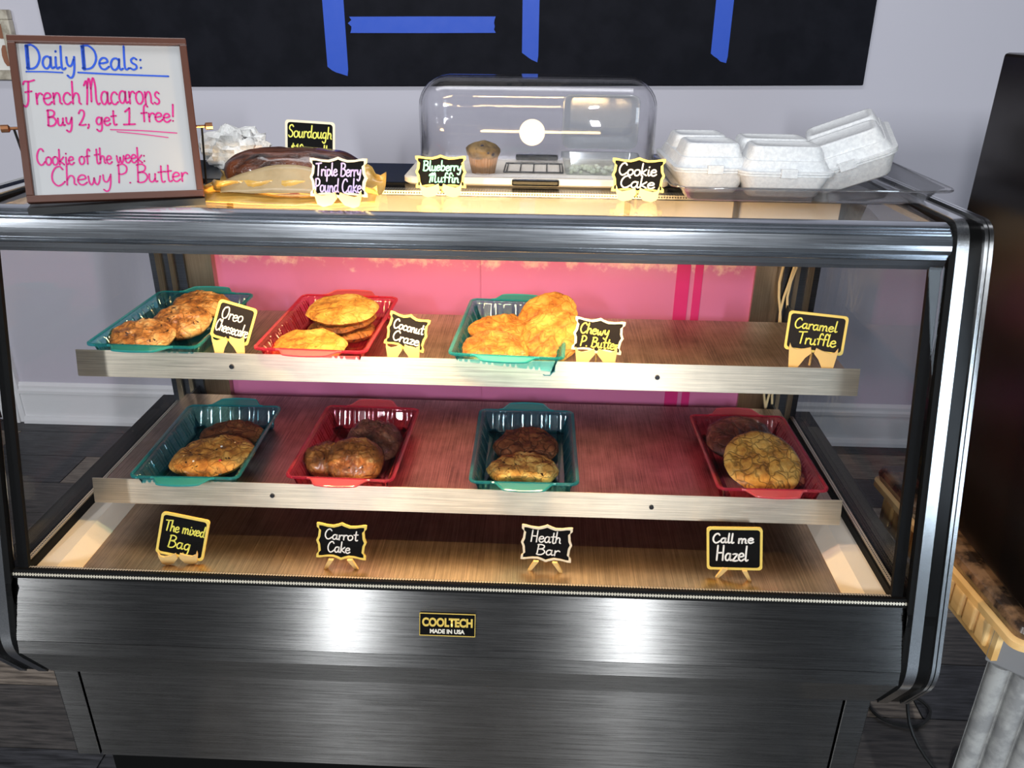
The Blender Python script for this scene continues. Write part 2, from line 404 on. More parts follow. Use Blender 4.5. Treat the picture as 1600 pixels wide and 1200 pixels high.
# ------------------------------------------------------------------ handwriting: single-stroke letters
G = {
 'a': (.56, ".42,.40 .30,.50 .13,.45 .04,.24 .11,.04 .25,.01 .38,.16 .43,.42|.43,.48 .42,.14 .48,.01 .58,.06"),
 'b': (.54, ".08,1.0 .07,.5 .07,.02|.07,.30 .20,.48 .38,.45 .47,.25 .38,.05 .20,.0 .07,.10"),
 'c': (.48, ".43,.40 .30,.50 .13,.44 .04,.24 .12,.04 .28,.0 .46,.10"),
 'd': (.56, ".42,.40 .28,.50 .12,.44 .04,.24 .11,.04 .25,.01 .38,.14 .43,.40|.45,1.0 .43,.5 .44,.1 .54,.02"),
 'e': (.50, ".06,.26 .26,.28 .42,.34 .36,.48 .20,.50 .07,.38 .04,.20 .14,.03 .30,.0 .48,.12"),
 'f': (.42, ".44,.88 .34,1.0 .22,.90 .19,.55 .19,.02|.02,.50 .38,.54"),
 'g': (.54, ".42,.40 .28,.50 .12,.44 .05,.25 .12,.06 .26,.04 .38,.18 .43,.44|.44,.48 .43,.0 .38,-.30 .22,-.40 .06,-.28"),
 'h': (.54, ".08,1.0 .07,.5 .06,.02|.07,.26 .20,.47 .35,.46 .41,.30 .41,.08 .50,.01"),
 'i': (.26, ".10,.48 .09,.15 .15,.0 .26,.06|.11,.70 .12,.73"),
 'k': (.50, ".08,1.0 .07,.5 .07,.0|.42,.50 .10,.22|.10,.22 .28,.12 .46,.0"),
 'l': (.28, ".10,1.0 .09,.5 .10,.08 .18,.0 .28,.06"),
 'm': (.80, ".06,.48 .07,.0|.07,.28 .18,.47 .30,.47 .36,.30 .36,.0|.36,.28 .48,.47 .60,.46 .66,.30 .66,.06 .76,.01"),
 'n': (.54, ".06,.48 .07,.0|.07,.26 .19,.46 .33,.47 .40,.30 .40,.08 .50,.01"),
 'o': (.52, ".26,.50 .10,.43 .04,.24 .12,.04 .27,.0 .42,.10 .47,.28 .40,.45 .26,.50"),
 'p': (.52, ".07,.48 .07,.0 .06,-.42|.07,.30 .20,.49 .38,.45 .46,.27 .38,.07 .22,.02 .08,.10"),
 'r': (.40, ".06,.48 .08,.0|.08,.26 .17,.44 .30,.49 .40,.42"),
 's': (.42, ".36,.44 .24,.51 .11,.42 .16,.29 .32,.20 .34,.07 .20,.0 .05,.07"),
 't': (.40, ".20,.92 .19,.4 .22,.06 .32,.0 .40,.05|.02,.56 .38,.60"),
 'u': (.54, ".06,.48 .06,.16 .14,.02 .28,.04 .39,.20|.41,.48 .40,.14 .46,.01 .54,.05"),
 'w': (.70, ".04,.48 .09,.14 .18,.02 .28,.14 .33,.38|.33,.38 .38,.12 .48,.02 .58,.16 .64,.48"),
 'x': (.46, ".05,.48 .22,.25 .42,.0|.42,.50 .22,.24 .04,.0"),
 'y': (.52, ".06,.48 .08,.22 .18,.10 .30,.16 .41,.40|.44,.50 .42,.05 .34,-.30 .20,-.40 .06,-.30"),
 'z': (.48, ".06,.46 .24,.49 .42,.46|.42,.46 .06,.02|.06,.02 .26,.0 .46,.04"),
 'A': (.70, ".04,0 .32,1|.32,1 .62,0|.14,.36 .52,.38"),
 'B': (.66, ".10,1.0 .09,.5 .08,.0|.04,.96 .30,1.0 .52,.88 .46,.64 .12,.54|.12,.54 .46,.52 .62,.28 .46,.04 .20,-.02 .04,.04"),
 'C': (.68, ".58,.84 .44,1.0 .22,.92 .06,.60 .08,.24 .28,.0 .48,.04 .66,.20"),
 'D': (.74, ".12,.98 .11,.5 .10,.02|.04,.96 .34,.98 .60,.76 .66,.42 .50,.10 .26,-.01 .04,.03"),
 'F': (.60, ".02,.84 .10,.96 .34,.96 .62,1.02|.30,.96 .26,.5 .22,.1 .10,-.12 -.04,-.06|.10,.50 .44,.54"),
 'H': (.72, ".10,1.0 .09,.5 .08,.0|.56,1.0 .56,.5 .56,.0|.09,.50 .56,.52"),
 'M': (.88, ".00,.72 .14,.90 .18,.6 .10,.0|.18,.62 .30,1.0 .38,.7 .36,.10|.38,.60 .54,1.02 .64,.7 .64,.2 .72,.0 .84,.04"),
 'O': (.76, ".40,1.0 .16,.88 .05,.50 .16,.10 .38,.0 .60,.14 .68,.52 .58,.88 .40,1.0 .30,.90"),
 'P': (.60, ".10,1.0 .10,.5 .08,.0|.04,.94 .32,1.02 .54,.86 .50,.58 .28,.46 .10,.48"),
 'S': (.58, ".52,.86 .36,1.0 .14,.90 .12,.66 .34,.50 .50,.30 .42,.06 .20,-.01 .04,.12"),
 'T': (.66, ".02,.94 .34,.96 .66,1.0|.34,.96 .33,.5 .32,.0"),
 '1': (.40, ".08,.78 .22,1.0|.22,1.0 .22,.5 .21,.0|.04,.0 .40,.02"),
 '2': (.56, ".06,.78 .18,.98 .38,.96 .44,.72 .28,.36 .06,.04|.06,.04 .28,.02 .52,.06"),
 '8': (.52, ".40,.84 .24,1.0 .08,.82 .22,.58 .42,.30 .30,.02 .10,.08 .08,.32 .30,.58 .42,.80"),
 '$': (.52, ".42,.78 .26,.90 .10,.74 .22,.54 .40,.38 .34,.12 .16,.08 .04,.22|.24,1.05 .23,-.06"),
 ':': (.26, ".10,.42 .12,.44|.10,.08 .12,.10"), '.': (.24, ".08,.02 .11,.03"), ',': (.26, ".12,.08 .12,-.04 .05,-.16"),
 '!': (.30, ".16,1.0 .12,.28|.10,.02 .12,.03"), ' ': (.34, ""),
}
def strokes(text, slant=0.0, jit=0.012, seed=1):
    rnd = random.Random(seed); x = 0; out = []
    for ch in text:
        adv, s = G[ch]
        dy = rnd.uniform(-jit, jit)*2; sc = 1 + rnd.uniform(-jit, jit)*3
        if s:
            for part in s.split('|'):
                P = [tuple(map(float, p.split(','))) for p in part.split()]
                out.append([(x + a*sc + slant*b, b*sc + dy) for a, b in P])
        x += adv*1.04
    return out, x
def pen(mb, pl, w, y):
    """flat round-ended marker line in the local x-z plane at depth y"""
    P = catmull([Vector((p[0], p[1])) for p in pl], 5)
    L = []; R = []; n = len(P)
    for i, p in enumerate(P):
        t = (P[min(n-1, i+1)] - P[max(0, i-1)])
        if t.length < 1e-9: t = Vector((1, 0))
        t.normalize(); o = Vector((-t.y, t.x))*w/2; L.append(p+o); R.append(p-o)
    vs = [(p.x, y, p.y) for p in L] + [(p.x, y, p.y) for p in R]
    mb.add(vs, [(i, i+1, n+i+1, n+i) for i in range(n-1)])
    for c in (P[0], P[-1]):
        mb.add([(c.x + w/2*math.cos(a*PI/4), y, c.y + w/2*math.sin(a*PI/4)) for a in range(8)], [tuple(range(8))])
def write(mb, text, x, z, width, height, w, y, slant=0.08, tilt=0.0, seed=1):
    st, adv = strokes(text, slant, seed=seed)
    sx = width/adv
    for s in st:
        pen(mb, [(x + a*sx, z + b*height + a*sx*tilt) for a, b in s], w, y)

# ================================================================== the setting
WALL_Y = 1.78
fl = struct(MB().box(-3.2, 3.2, -4.6, WALL_Y + 0.1, -0.06, -0.004).build('floor', 'plank0'))
rnd = random.Random(3)
pl_w, pl_l = 0.185, 1.05
pm = {}
for row in range(12):
    y0 = -0.35 + row*pl_w
    if y0 > WALL_Y: break
    off = rnd.uniform(0, pl_l)
    if row == 3: off = 0.03 + 1.01 - 1.05 + 0.02
    x = -2.5 - off
    while x < 2.4:
        k = rnd.choice((0, 0, 2, 1))
        if k not in pm:
            b = MB().box(0.002, pl_l-0.002, 0.0015, pl_w-0.0015, -0.004, 0.0); pm[k] = b.mesh('plank', 'plank%d' % k)
        o = link('plank', pm[k], fl); o.location = (x, y0, 0)
        x += pl_l
wall = struct(MB().box(-3.2, 3.2, WALL_Y, WALL_Y+0.1, 0, 3.2).build('wall_back', 'wall_paint'))
bb = MB().prism([(WALL_Y, 0), (WALL_Y-0.014, 0), (WALL_Y-0.014, 0.122), (WALL_Y-0.020, 0.126), (WALL_Y-0.020, 0.139), (WALL_Y-0.012, 0.146), (WALL_Y-0.012, 0.158), (WALL_Y-0.004, 0.170), (WALL_Y, 0.170)], (-1.925, 3.2), 0)
struct(bb.build('baseboard_back', 'trim_white'))
struct(MB().prism([(WALL_Y-0.014, 0), (WALL_Y-0.034, 0), (WALL_Y-0.032, 0.014), (WALL_Y-0.024, 0.024), (WALL_Y-0.014, 0.027)], (-1.925, 3.2), 0).build('trim_1', 'trim_white'))
tr = MB().box(-2.02, -1.925, WALL_Y-0.02, WALL_Y, 0, 2.2).box(-1.985, -1.945, WALL_Y-0.03, WALL_Y-0.02, 0, 2.2)
struct(tr.build('trim_2', 'trim_white'))
struct(bevel(MB().box(-2.85, -2.02, WALL_Y-0.012, WALL_Y, 0.01, 2.1).build('doorway_shade', 'black'), 0.004))  # flat black panel, painted shade of the open doorway left of the casing

# black menu board with masking tape
def at_z(z): return z + Z0
mb_ = thing('menu_board', 'large black menu board on the wall above the bakery case', 'menu board', (-0.17, WALL_Y-0.002, at_z(0.64)), 0)
mb_.rotation_euler = (0, -0.0155, 0)
bevel(MB().box(-1.345, 1.335, -0.012, 0, 0, 1.0).build('board', 'blackboard', mb_), 0.003)
def tape(label, x, z0, z1, w, horiz=False, rot=0):
    y = -0.0008
    o = thing('tape_strip', label, 'tape', (x, WALL_Y-0.0145, at_z(z0)), 0, 'blue tape strips on the menu board'); o.rotation_euler = (0, rot, 0)
    L = z1 - z0; r = random.Random(int(x*1000)); n = 9
    if horiz:
        a = [(0, -w/2), (L*0.5, -w/2*1.02), (L, -w/2)] + [(L + r.uniform(-.008, .006), -w/2 + w*k/5) for k in range(1, 5)] + [(L, w/2), (L*0.5, w/2*1.02), (0, w/2)] + [(r.uniform(-.006, .008), w/2 - w*k/5) for k in range(1, 5)]
    else:
        a = [(w/2, L), (-w/2, L), (-w/2*1.02, L*0.5), (-w/2, 0.028)] + [(-w/2 + w*k/5, 0.028 - 0.028*k/4 + r.uniform(-.004, .004)) for k in range(1, 4)] + [(w/2*0.9, 0.0), (w/2, 0.02)]
    m = MB().prism(a, (-0.001, 0), 1); ob = m.build('strip', 'tape_blue', o)
tape('vertical blue tape strip at the far left of the menu board', -0.552, 0.667, 1.12, 0.068)
tape('long horizontal blue tape strip on the menu board', -0.503, 0.822, 0.822+0.472, 0.048, True, -0.012)
tape('vertical blue tape strip on the menu board above the clear dome', 0.081, 0.717, 1.12, 0.053)
tape('rightmost vertical blue tape strip on the menu board', 0.690, 0.7225, 1.12, 0.055)

pf = thing('picture_frame', 'small framed picture on the wall behind the whiteboard', 'picture frame', (-1.80, WALL_Y-0.001, at_z(0.64)))
m = MB()
for a in ((-.18, .18, 0, .03), (-.18, .18, .185, .215), (-.18, -.15, .03, .185), (.15, .18, .03, .185)): m.box(a[0], a[1], -.028, 0, a[2], a[3])
bevel(m.build('frame', 'old_frame', pf), 0.004)
MB().box(-.15, .15, -.008, -.001, .03, .185).build('mat', 'mat_white', pf)
m = MB().prism([(.135 + .02*math.cos(a*PI/5), .150 + .024*math.sin(a*PI/5)) for a in range(10)], (-.010, -.008), 1)
m.prism([(.135 + .014*math.cos(a*PI/5), .075 + .034*math.sin(a*PI/5)) for a in range(10)], (-.010, -.008), 1)
m.build('printed_motif', 'rust_print', pf)

# ================================================================== the display case
case = thing('bakery_display_case', 'stainless steel bakery display case with slanted glass front and two lit shelves', 'display case', (0, 0, 0))
def P(mbx, name, mat, smooth=False, parent=None):
    mbx.xform(Matrix.Translation((0, 0, Z0))); return mbx.build(name, mat, parent or case, smooth)
# base
P(MB().box(-0.688, 0.688, 0.016, 0.64, -0.445, -0.225), 'base_panel', 'steel')
for s in (-1, 1):
    a, b = sorted((s*0.692, s*0.737)); bevel(P(MB().box(a, b, 0.015, 0.64, -0.445, -0.225), 'corner_post', 'steel'), 0.002)
P(MB().box(-0.69, 0.69, 0.045, 0.60, -0.66, -0.445), 'toe_kick', 'kick')
P(MB().box(-0.738, 0.738, 0.05, 0.69, -0.228, -0.05), 'body', 'dark_steel')
# front panel, bevel and skirt
fp = P(MB().ribbon([(0.000, -0.010), (-0.036, -0.115)], -0.742, 0.742, 0.004, 0.004), 'front_panel', 'steel')
P(MB().ribbon([(-0.036, -0.116), (-0.040, -0.140)], -0.742, 0.742, 0.004, 0.003), 'bevel_strip', 'steel')
P(MB().ribbon([(-0.038, -0.141), (0.018, -0.234)], -0.742, 0.742, 0.003, 0.002), 'skirt', 'steel')
# nameplate
PM = Matrix.Translation((-0.0065, -0.0215, Z0-0.060)) @ Matrix.Rotation(-math.atan2(0.036, 0.105), 4, 'X')
m = MB().box(-0.047, 0.047, -0.0062, -0.003, -0.020, 0.020).xform(PM); plate = bevel(m.build('nameplate', 'black_gloss', fp), 0.001)
m = MB()
for a in ((-.0465, .0465, .0182, .0196), (-.0465, .0465, -.0196, -.0182), (-.0465, -.0455, -.0182, .0182), (.0455, .0465, -.0182, .0182)): m.box(a[0], a[1], -.0068, -.006, a[2], a[3])
m.xform(PM).build('nameplate_border', 'gold', fp)
def font_text(name, s, size, width, x, z, mat, parent, M, bold=0.0):
    cu = bpy.data.curves.new('t', 'FONT'); cu.body = s; cu.size = size; cu.align_x = 'CENTER'; cu.offset = bold
    o = bpy.data.objects.new('t', cu); COL.objects.link(o)
    dg = bpy.context.evaluated_depsgraph_get(); dg.update()
    me = bpy.data.meshes.new_from_object(o.evaluated_get(dg)); bpy.data.objects.remove(o)
    xs = [v.co.x for v in me.vertices]; k = width/(max(xs)-min(xs)); c = (max(xs)+min(xs))/2
    for v in me.vertices: v.co = M @ Vector(((v.co.x-c)*k + x, -0.0070, v.co.y + z))
    me.name = name; me.materials.clear(); me.materials.append(MATS[mat])
    return link(name, me, parent)
font_text('nameplate_lettering', 'COOLTECH', 0.0195, 0.084, 0, -0.0025, 'gold', fp, PM, 0.0009)
font_text('nameplate_lettering', 'MADE IN USA', 0.0098, 0.058, 0, -0.0145, 'silver_ink', fp, PM, 0.0004)

# glazing
GT = (0.128, 0.525)
P(MB().ribbon([(0.0, 0.0), GT], -0.742, 0.742, 0.003, 0.003), 'front_glass', 'glass')
P(MB().box(-0.742, 0.742, 0.152, 0.402, 0.578, 0.584), 'top_glass', 'glass')
side = [(0.0, 0.0), (0.128, 0.525), (0.150, 0.578), (0.600, 0.578), (0.695, 0.44), (0.695, 0.0)]
for s in (-1, 1):
    a, b = sorted((s*0.741, s*0.746)); P(MB().prism(side, (a, b), 0), 'side_glass', 'glass')
# gaskets and perforated spacers along the glass
P(MB().ribbon([(0.004, 0.004), (0.000, -0.010)], -0.745, 0.745, 0.004, 0.0065), 'sill_gasket', 'rubber')
P(MB().box(-0.735, 0.735, 0.006, 0.014, -0.006, 0.002), 'sill_spacer', 'spacer')
P(MB().ribbon([(0.0025, -0.0005), (0.0010, -0.0055)], -0.742, 0.742, 0.002, 0.0074), 'sill_spacer', 'spacer')
P(MB().box(-0.735, 0.735, 0.366, 0.392, 0.570, 0.577), 'top_spacer', 'spacer')
for s in (-1, 1):
    a, b = sorted((s*0.725, s*0.741))
    P(MB().box(a, b, 0.01, 0.69, -0.014, 0.003), 'side_gasket', 'rubber')
    a, b = sorted((s*0.730, s*0.738)); P(MB().box(a, b, 0.01, 0.69, 0.003, 0.006), 'side_spacer', 'spacer')
    a, b = sorted((s*0.722, s*0.740))
    P(MB().ribbon([(0.012, 0.0), (0.140, 0.525)], a, b, 0.004, 0.004), 'edge_gasket', 'rubber')
    a, b = sorted((s*0.726, s*0.732))
    P(MB().ribbon([(0.018, 0.0), (0.146, 0.525)], a, b, 0.002, 0.002), 'edge_spacer', 'spacer')
# top front rail: extruded aluminium with grooves
prof = [(0.164, 0.573), (0.162, 0.5862), (0.152, 0.588), (0.139, 0.5862), (0.1335, 0.584), (0.1345, 0.5823), (0.1285, 0.5805), (0.1295, 0.5787), (0.124, 0.577), (0.125, 0.5752), (0.12, 0.573), (0.118, 0.5677), (0.115, 0.5607), (0.114, 0.5536), (0.116, 0.547), (0.1205, 0.5448), (0.1185, 0.5422), (0.1225, 0.5404), (0.1205, 0.5378), (0.1235, 0.536), (0.1285, 0.521), (0.136, 0.5219), (0.144, 0.5422), (0.152, 0.5686)]
P(MB().prism(prof, (-0.738, 0.738), 0), 'top_rail', 'aluminium', 14)
# end frames
path = fillet([(0.72, 0.41), (0.620, 0.578), (0.140, 0.589), (0.1235, 0.536), (-0.044, -0.132), (0.022, -0.238)], [0.06, 0.045, 0.02, 0.035])
for s in (-1, 1):
    def X(a, b): return sorted((s*a, s*b))
    P(MB().ribbon(path, *X(0.742, 0.750), 0.012, 0.000), 'frame_gasket', 'rubber')
    P(MB().ribbon(path, *X(0.750, 0.768), 0.025, 0.004), 'frame_trim', 'aluminium_trim', 30)
    P(MB().ribbon(path, *X(0.768, 0.790), 0.030, 0.001), 'frame_band', 'black_gloss', 30)
    P(MB().ribbon(path, *X(0.790, 0.795), 0.030, 0.0045), 'frame_trim', 'aluminium_trim', 30)
    P(MB().ribbon(path, *X(0.795, 0.797), 0.030, 0.002), 'frame_band', 'black_gloss', 30)
    P(MB().ribbon(path, *X(0.797, 0.803), 0.030, 0.0045), 'frame_trim', 'aluminium_trim', 30)
    pts = [(-0.02, -0.14), (-0.02, -0.02), (0.0, 0.0), (0.695, 0.0), (0.695, -0.232), (0.03, -0.232)]
    P(MB().prism(pts, X(0.742, 0.788), 0), 'end_panel', 'black_gloss')
# rear top and rear wall
P(MB().box(-0.742, 0.742, 0.404, 0.605, 0.560, 0.5835), 'rear_top', 'dark_steel')
P(MB().box(-0.742, 0.742, 0.396, 0.405, 0.567, 0.5845), 'top_divider', 'rubber')
P(MB().ribbon([(0.700, 0.435), (0.600, 0.568)], -0.742, 0.742, 0.006, 0.004), 'rear_header', 'post_steel')
P(MB().box(-0.742, 0.742, 0.690, 0.700, 0.395, 0.455), 'rear_beam', 'post_steel')
P(MB().box(-0.735, 0.735, 0.585, 0.590, 0.430, 0.560), 'header_liner', 'cream')
for x in (-0.52, 0.30, 0.52): P(MB().box(x, x+0.012, 0.580, 0.585, 0.430, 0.560), 'liner_strip', 'post_steel')
for s in (-1, 1):
    a, b = sorted((s*0.665, s*0.742)); P(MB().box(a, b, 0.655, 0.700, -0.05, 0.45), 'rear_post', 'dark_steel')
    for x0, x1 in ((0.715, 0.727), (0.688, 0.697)):
        a, b = sorted((s*x0, s*x1)); P(MB().box(a, b, 0.648, 0.656, -0.03, 0.45), 'shelf_standard', 'post_steel')
    a, b = sorted((s*0.606, s*0.667)); P(MB().box(a, b, 0.664, 0.690, -0.05, 0.45), 'door_stile', 'post_steel')
for x0, x1, y in ((-0.606, 0.03, 0.684), (0.0, 0.622, 0.674)):
    d = P(MB().box(x0, x1, y, y+0.006, -0.04, 0.445), 'sliding_door', 'pink_door')
    if x0 == 0:
        for u, w_ in ((0.435, 0.030), (0.475, 0.018)):
            P(MB().box(u, u+w_, y-0.0015, y, -0.035, 0.44), 'magenta_stripe', 'magenta', False, d)
P(MB().box(-0.606, 0.606, 0.668, 0.690, -0.05, 0.0), 'door_track', 'dark_steel')
# inside: deck, ledges
P(MB().box(-0.668, 0.668, 0.012, 0.664, -0.041, -0.035), 'deck', 'steel_deck')
for s in (-1, 1):
    pts = [(0.735, -0.012), (0.690, -0.012), (0.664, -0.034), (0.664, -0.045), (0.735, -0.045)]
    P(MB().prism([(s*x, z) for x, z in pts], (0.012, 0.64), 1), 'side_ledge', 'cream')
# shelves: the front lip stands proud of the shelf sheet
DROP = 0.025
def shelf(yf, yr, z, screws):
    zs = z-DROP
    sh = P(MB().box(-0.684, 0.684, yf, yr, zs-0.003, zs), 'shelf', 'steel_shelf')
    lp = P(MB().ribbon([(yf+0.001, z+0.0005), (yf-0.008, z-0.0455)], -0.6856, 0.6856, 0.001, 0.0015), 'front_lip', 'steel_lip', False, sh)
    P(MB().ribbon([(yf-0.008, z-0.046), (yf+0.010, z-0.047)], -0.6856, 0.6856, 0.001, 0.001), 'lip_return', 'steel_lip', False, sh)
    for x in screws:
        c = [(x+0.0042*math.cos(a*PI/6), z-0.022+0.0042*math.sin(a*PI/6)) for a in range(12)]
        P(MB().prism(c, (yf-0.0078, yf-0.004), 1), 'screw', 'dark_steel', False, sh)
    for s in (-1, 1):
        a, b = sorted((s*0.676, s*0.680))
        P(MB().prism([(yf+0.03, zs-0.004), (0.655, zs-0.004), (0.655, zs-0.05), (yf+0.03, zs-0.02)], (a, b), 0), 'bracket', 'dark_steel', False, sh)
shelf(0.2193, 0.515, 0.3161, (-0.407, 0.340))
shelf(0.1807, 0.600, 0.0754, (-0.350, 0.345))
# lamp under the top rail: housing, tube and its light
for x in (-0.425, 0.365): P(MB().box(x-0.012, x+0.012, 0.158, 0.178, 0.530, 0.577), 'lamp_holder', 'aluminium')
P(MB().tube([(-0.415, 0.167, 0.541), (0.355, 0.167, 0.541)], 0.007, 10), 'lamp_tube', 'led_tube', 40)
area('case_lamp', (-0.03, 0.167, 0.532+Z0), (-0.03, 0.30, 0.0+Z0), 0.76, 0.02, 7.6, (1.0, 0.66, 0.29), case)
area('case_lamp', (-0.03, 0.170, 0.552+Z0), (-0.03, 0.36, 0.75+Z0), 0.76, 0.02, 3.6, (1.0, 0.66, 0.28), case)
# loose wiring at the right rear post
for dx, ph in ((0.0, 0), (0.012, 1.2), (-0.010, 2.1)):
    P(MB().tube([(0.672+dx+0.008*math.sin(ph+k*0.9), 0.640-0.004*math.cos(k), 0.44-k*0.034) for k in range(14)], 0.0028, 6), 'wiring', 'wire_yellow', 40)

# ================================================================== trays
TA, TB, TH = 0.202, 0.300, 0.040
def dense(hx, hy, r, n=200):
    """evenly spaced points on a rounded rectangle with outward normals and arc length"""
    segs = [(2*(hy-r)), PI/2*r, 2*(hx-r), PI/2*r]*2; tot = sum(segs); out = []
    for k in range(n):
        s = tot*k/n; d = s; i = 0
        while d > segs[i]: d -= segs[i]; i += 1
        q = i//2; c = [(1, 1), (-1, 1), (-1, -1), (1, -1)]; a0 = q*PI/2
        if i % 2 == 0:
            st = [(hx, -(hy-r)), (hx-r, hy), (-hx, hy-r), (-(hx-r), -hy)][q]; dr = [(0, 1), (-1, 0), (0, -1), (1, 0)][q]
            nx, ny = [(1, 0), (0, 1), (-1, 0), (0, -1)][q]
            out.append((st[0]+dr[0]*d, st[1]+dr[1]*d, nx, ny, s))
        else:
            cx, cy = c[q][0]*(hx-r), c[q][1]*(hy-r); a = a0 + d/r
            out.append((cx+r*math.cos(a), cy+r*math.sin(a), math.cos(a), math.sin(a), s))
    return out
TRAY = {}
def tray_meshes(col):
    if col in TRAY: return TRAY[col]
    n = 640
    def ring(inset, z, rib=0.0):
        D = dense(TA/2, TB/2, 0.016, n); out = []
        for x, y, nx, ny, s in D:
            g = (s/0.041) % 1.0
            rr = rib*max(0, math.sin(g*2*PI*4.2)) if g < 0.72 else 0
            out.append((x-nx*(inset+rr), y-ny*(inset+rr), z))
        return out
    m = MB().loft([ring(0.006, TH), ring(0.009, TH-0.003), ring(0.011, TH-0.007, 0.0032), ring(0.021, 0.006, 0.0032), ring(0.024, 0.0015), ring(0.034, 0.001), ring(0.036, 0.0025)], False, True)
    pan = m.mesh('pan', col+'_plastic', 30)
    rim = MB().loft([ring(0.006, TH+0.0006), ring(0.003, TH+0.0022), ring(0.0, TH+0.0008), ring(0.0, TH-0.0025), ring(0.0018, TH-0.0025), ring(0.003, TH-0.0004), ring(0.006, TH-0.0010)], False, False).mesh('rim', col+'_rim', 40)
    y0 = -TB/2
    out = [(-0.058, y0+0.001), (-0.050, y0-0.002), (-0.041, y0-0.017), (-0.033, y0-0.0255), (0, y0-0.029), (0.033, y0-0.0255), (0.041, y0-0.017), (0.050, y0-0.002), (0.058, y0+0.001)]
    cv = catmull([Vector((x, y)) for x, y in out], 5)
    lift = lambda y: TH + 0.002*max(0, (y0-y)/0.028)
    h = MB().tube([(p.x, p.y, lift(p.y)) for p in cv], 0.0022, 6)
    nn = len(cv)
    h.loft([[(p.x, p.y, lift(p.y)-0.0006) for p in cv] + [(0.05, y0+0.002, TH-0.0006), (-0.05, y0+0.002, TH-0.0006)], [(p.x, p.y, lift(p.y)+0.0008) for p in cv] + [(0.05, y0+0.002, TH+0.0008), (-0.05, y0+0.002, TH+0.0008)]])
    handle = h.mesh('handle', col+'_handle', 40)
    TRAY[col] = (pan, rim, handle); return TRAY[col]
def tray(col, label, x, y, z, rz):
    t = thing('serving_tray', label, 'tray', (x, y, Z0+z), rz, 'plastic serving trays in the case')
    pan, rim, handle = tray_meshes(col)
    solid(link('pan', pan, t), 0.0010)
    link('rim', rim, t); link('handle', handle, t)
    h2 = link('handle', handle, t); h2.rotation_euler = (0, 0, PI)
    return t
ZU, ZL = 0.3166-DROP, 0.0760-DROP
tray('teal', 'teal plastic tray at the left end of the upper shelf', -0.5590, 0.3550, ZU, -0.012)
tray('red', 'red plastic tray on the upper shelf', -0.2607, 0.3540, ZU, -0.025)
tray('teal', 'teal plastic tray of golden cookies in the middle of the upper shelf', 0.0843, 0.3490, ZU, -0.052)
tray('teal', 'teal plastic tray at the left end of the lower shelf', -0.5113, 0.3150, ZL, 0.025)
tray('red', 'red plastic tray of film-wrapped round cakes on the lower shelf', -0.2220, 0.3270, ZL, -0.021)
tray('teal', 'teal plastic tray with a dark and a golden cookie on the lower shelf', 0.1115, 0.3310, ZL, 0.007)
tray('red', 'red plastic tray at the right end of the lower shelf', 0.5598, 0.3330, ZL, 0.019)

# ================================================================== cookies
def cookie(name, label, mat, x, y, z, rx, ry, h, rz=0, tx=0, ty=0, seed=1, group=None, dome=2.6, wrap=None, cut=None, irr=0.05):
    """irregular baked disc; z = underside height above the sill, tx/ty = tilt about x/y"""
    t = thing(name, label, 'cookie' if 'cookie' in name else 'cake', (x, y, Z0+z), rz, group, tx, ty)
    def body(grow, amp):
        na, nr = 56, 12; V = []; off = Vector((seed*3.1, seed*1.7, 0))
        def R(a):
            return 1 + irr*noise.noise(Vector((math.cos(a)*1.4, math.sin(a)*1.4, 0))+off)*2 + irr*0.5*noise.noise(Vector((math.cos(a)*4, math.sin(a)*4, 2))+off)*2
        rings = []
        for top in (0, 1):
            ks = range(0, nr+1) if top == 0 else range(nr-1, -1, -1)
            for k in ks:
                q = k/nr; ring = []
                for i in range(na):
                    a = 2*PI*i/na; rr = R(a)*q
                    px, py = (rx+grow)*rr*math.cos(a), (ry+grow)*rr*math.sin(a)
                    edge = (1-min(1, q)**dome)**(1/2.0)
                    if top: pz = h*0.42 + (h*0.58+grow)*edge + 1.0*amp*noise.noise(Vector((px*55, py*55, 1))+off) + amp*0.6*noise.noise(Vector((px*130, py*130, 4))+off)
                    else: pz = h*0.42 - (h*0.42)*min(1, edge*1.9) - grow*edge*0.3
                    if cut and py < cut: py = cut + (py-cut)*0.04
                    ring.append((px, py, pz))
                rings.append(ring)
        # centre rings collapse to a point: nudge apart
        for r in (rings[0], rings[-1]):
            for i in range(na):
                a = 2*PI*i/na; r[i] = (r[i][0]+0.0006*math.cos(a), r[i][1]+0.0006*math.sin(a), r[i][2])
        return MB().loft(rings)
    body(0, h*0.17).build('body', mat, t, 60)
    if wrap:
        body(0.0022, h*0.02).build('plastic_wrap', 'cling_film', t, 60)
    return t
gU1 = 'cookies in the left teal tray on the upper shelf'
zc = ZU + 0.003
cookie('cookie', 'frontmost of three pale glazed cookies in the left upper teal tray', 'ck_oreo', -0.6, 0.29, zc+.010, 0.0599, 0.0535, 0.0264, 0.2, 0.26, 0, 1, gU1)
cookie('cookie', 'middle of three pale glazed cookies in the left upper teal tray', 'ck_oreo', -0.556, 0.366, zc+.014, 0.0567, 0.0503, 0.0264, 0.4, 0.28, -0.06, 2, gU1)
cookie('cookie', 'rearmost glazed cookie tilted up in the left upper teal tray', 'ck_oreo', -0.542, 0.436, zc+.026, 0.0556, 0.0481, 0.0242, 0.1, 0.16, 0.1, 3, gU1)
gU2 = 'cookies in the upper red tray'
cookie('cookie', 'golden speckled cookie at the front of the upper red tray', 'ck_coconut', -0.285, 0.283, zc+.006, 0.0685, 0.0535, 0.0198, 0.0, 0.24, 0, 4, gU2)
cookie('cookie', 'darker cookie at the bottom of the stack in the upper red tray', 'ck_coconut_dark', -0.2493, 0.3780, zc, 0.0663, 0.0556, 0.0220, 0.3, 0.02, 0, 5, gU2)
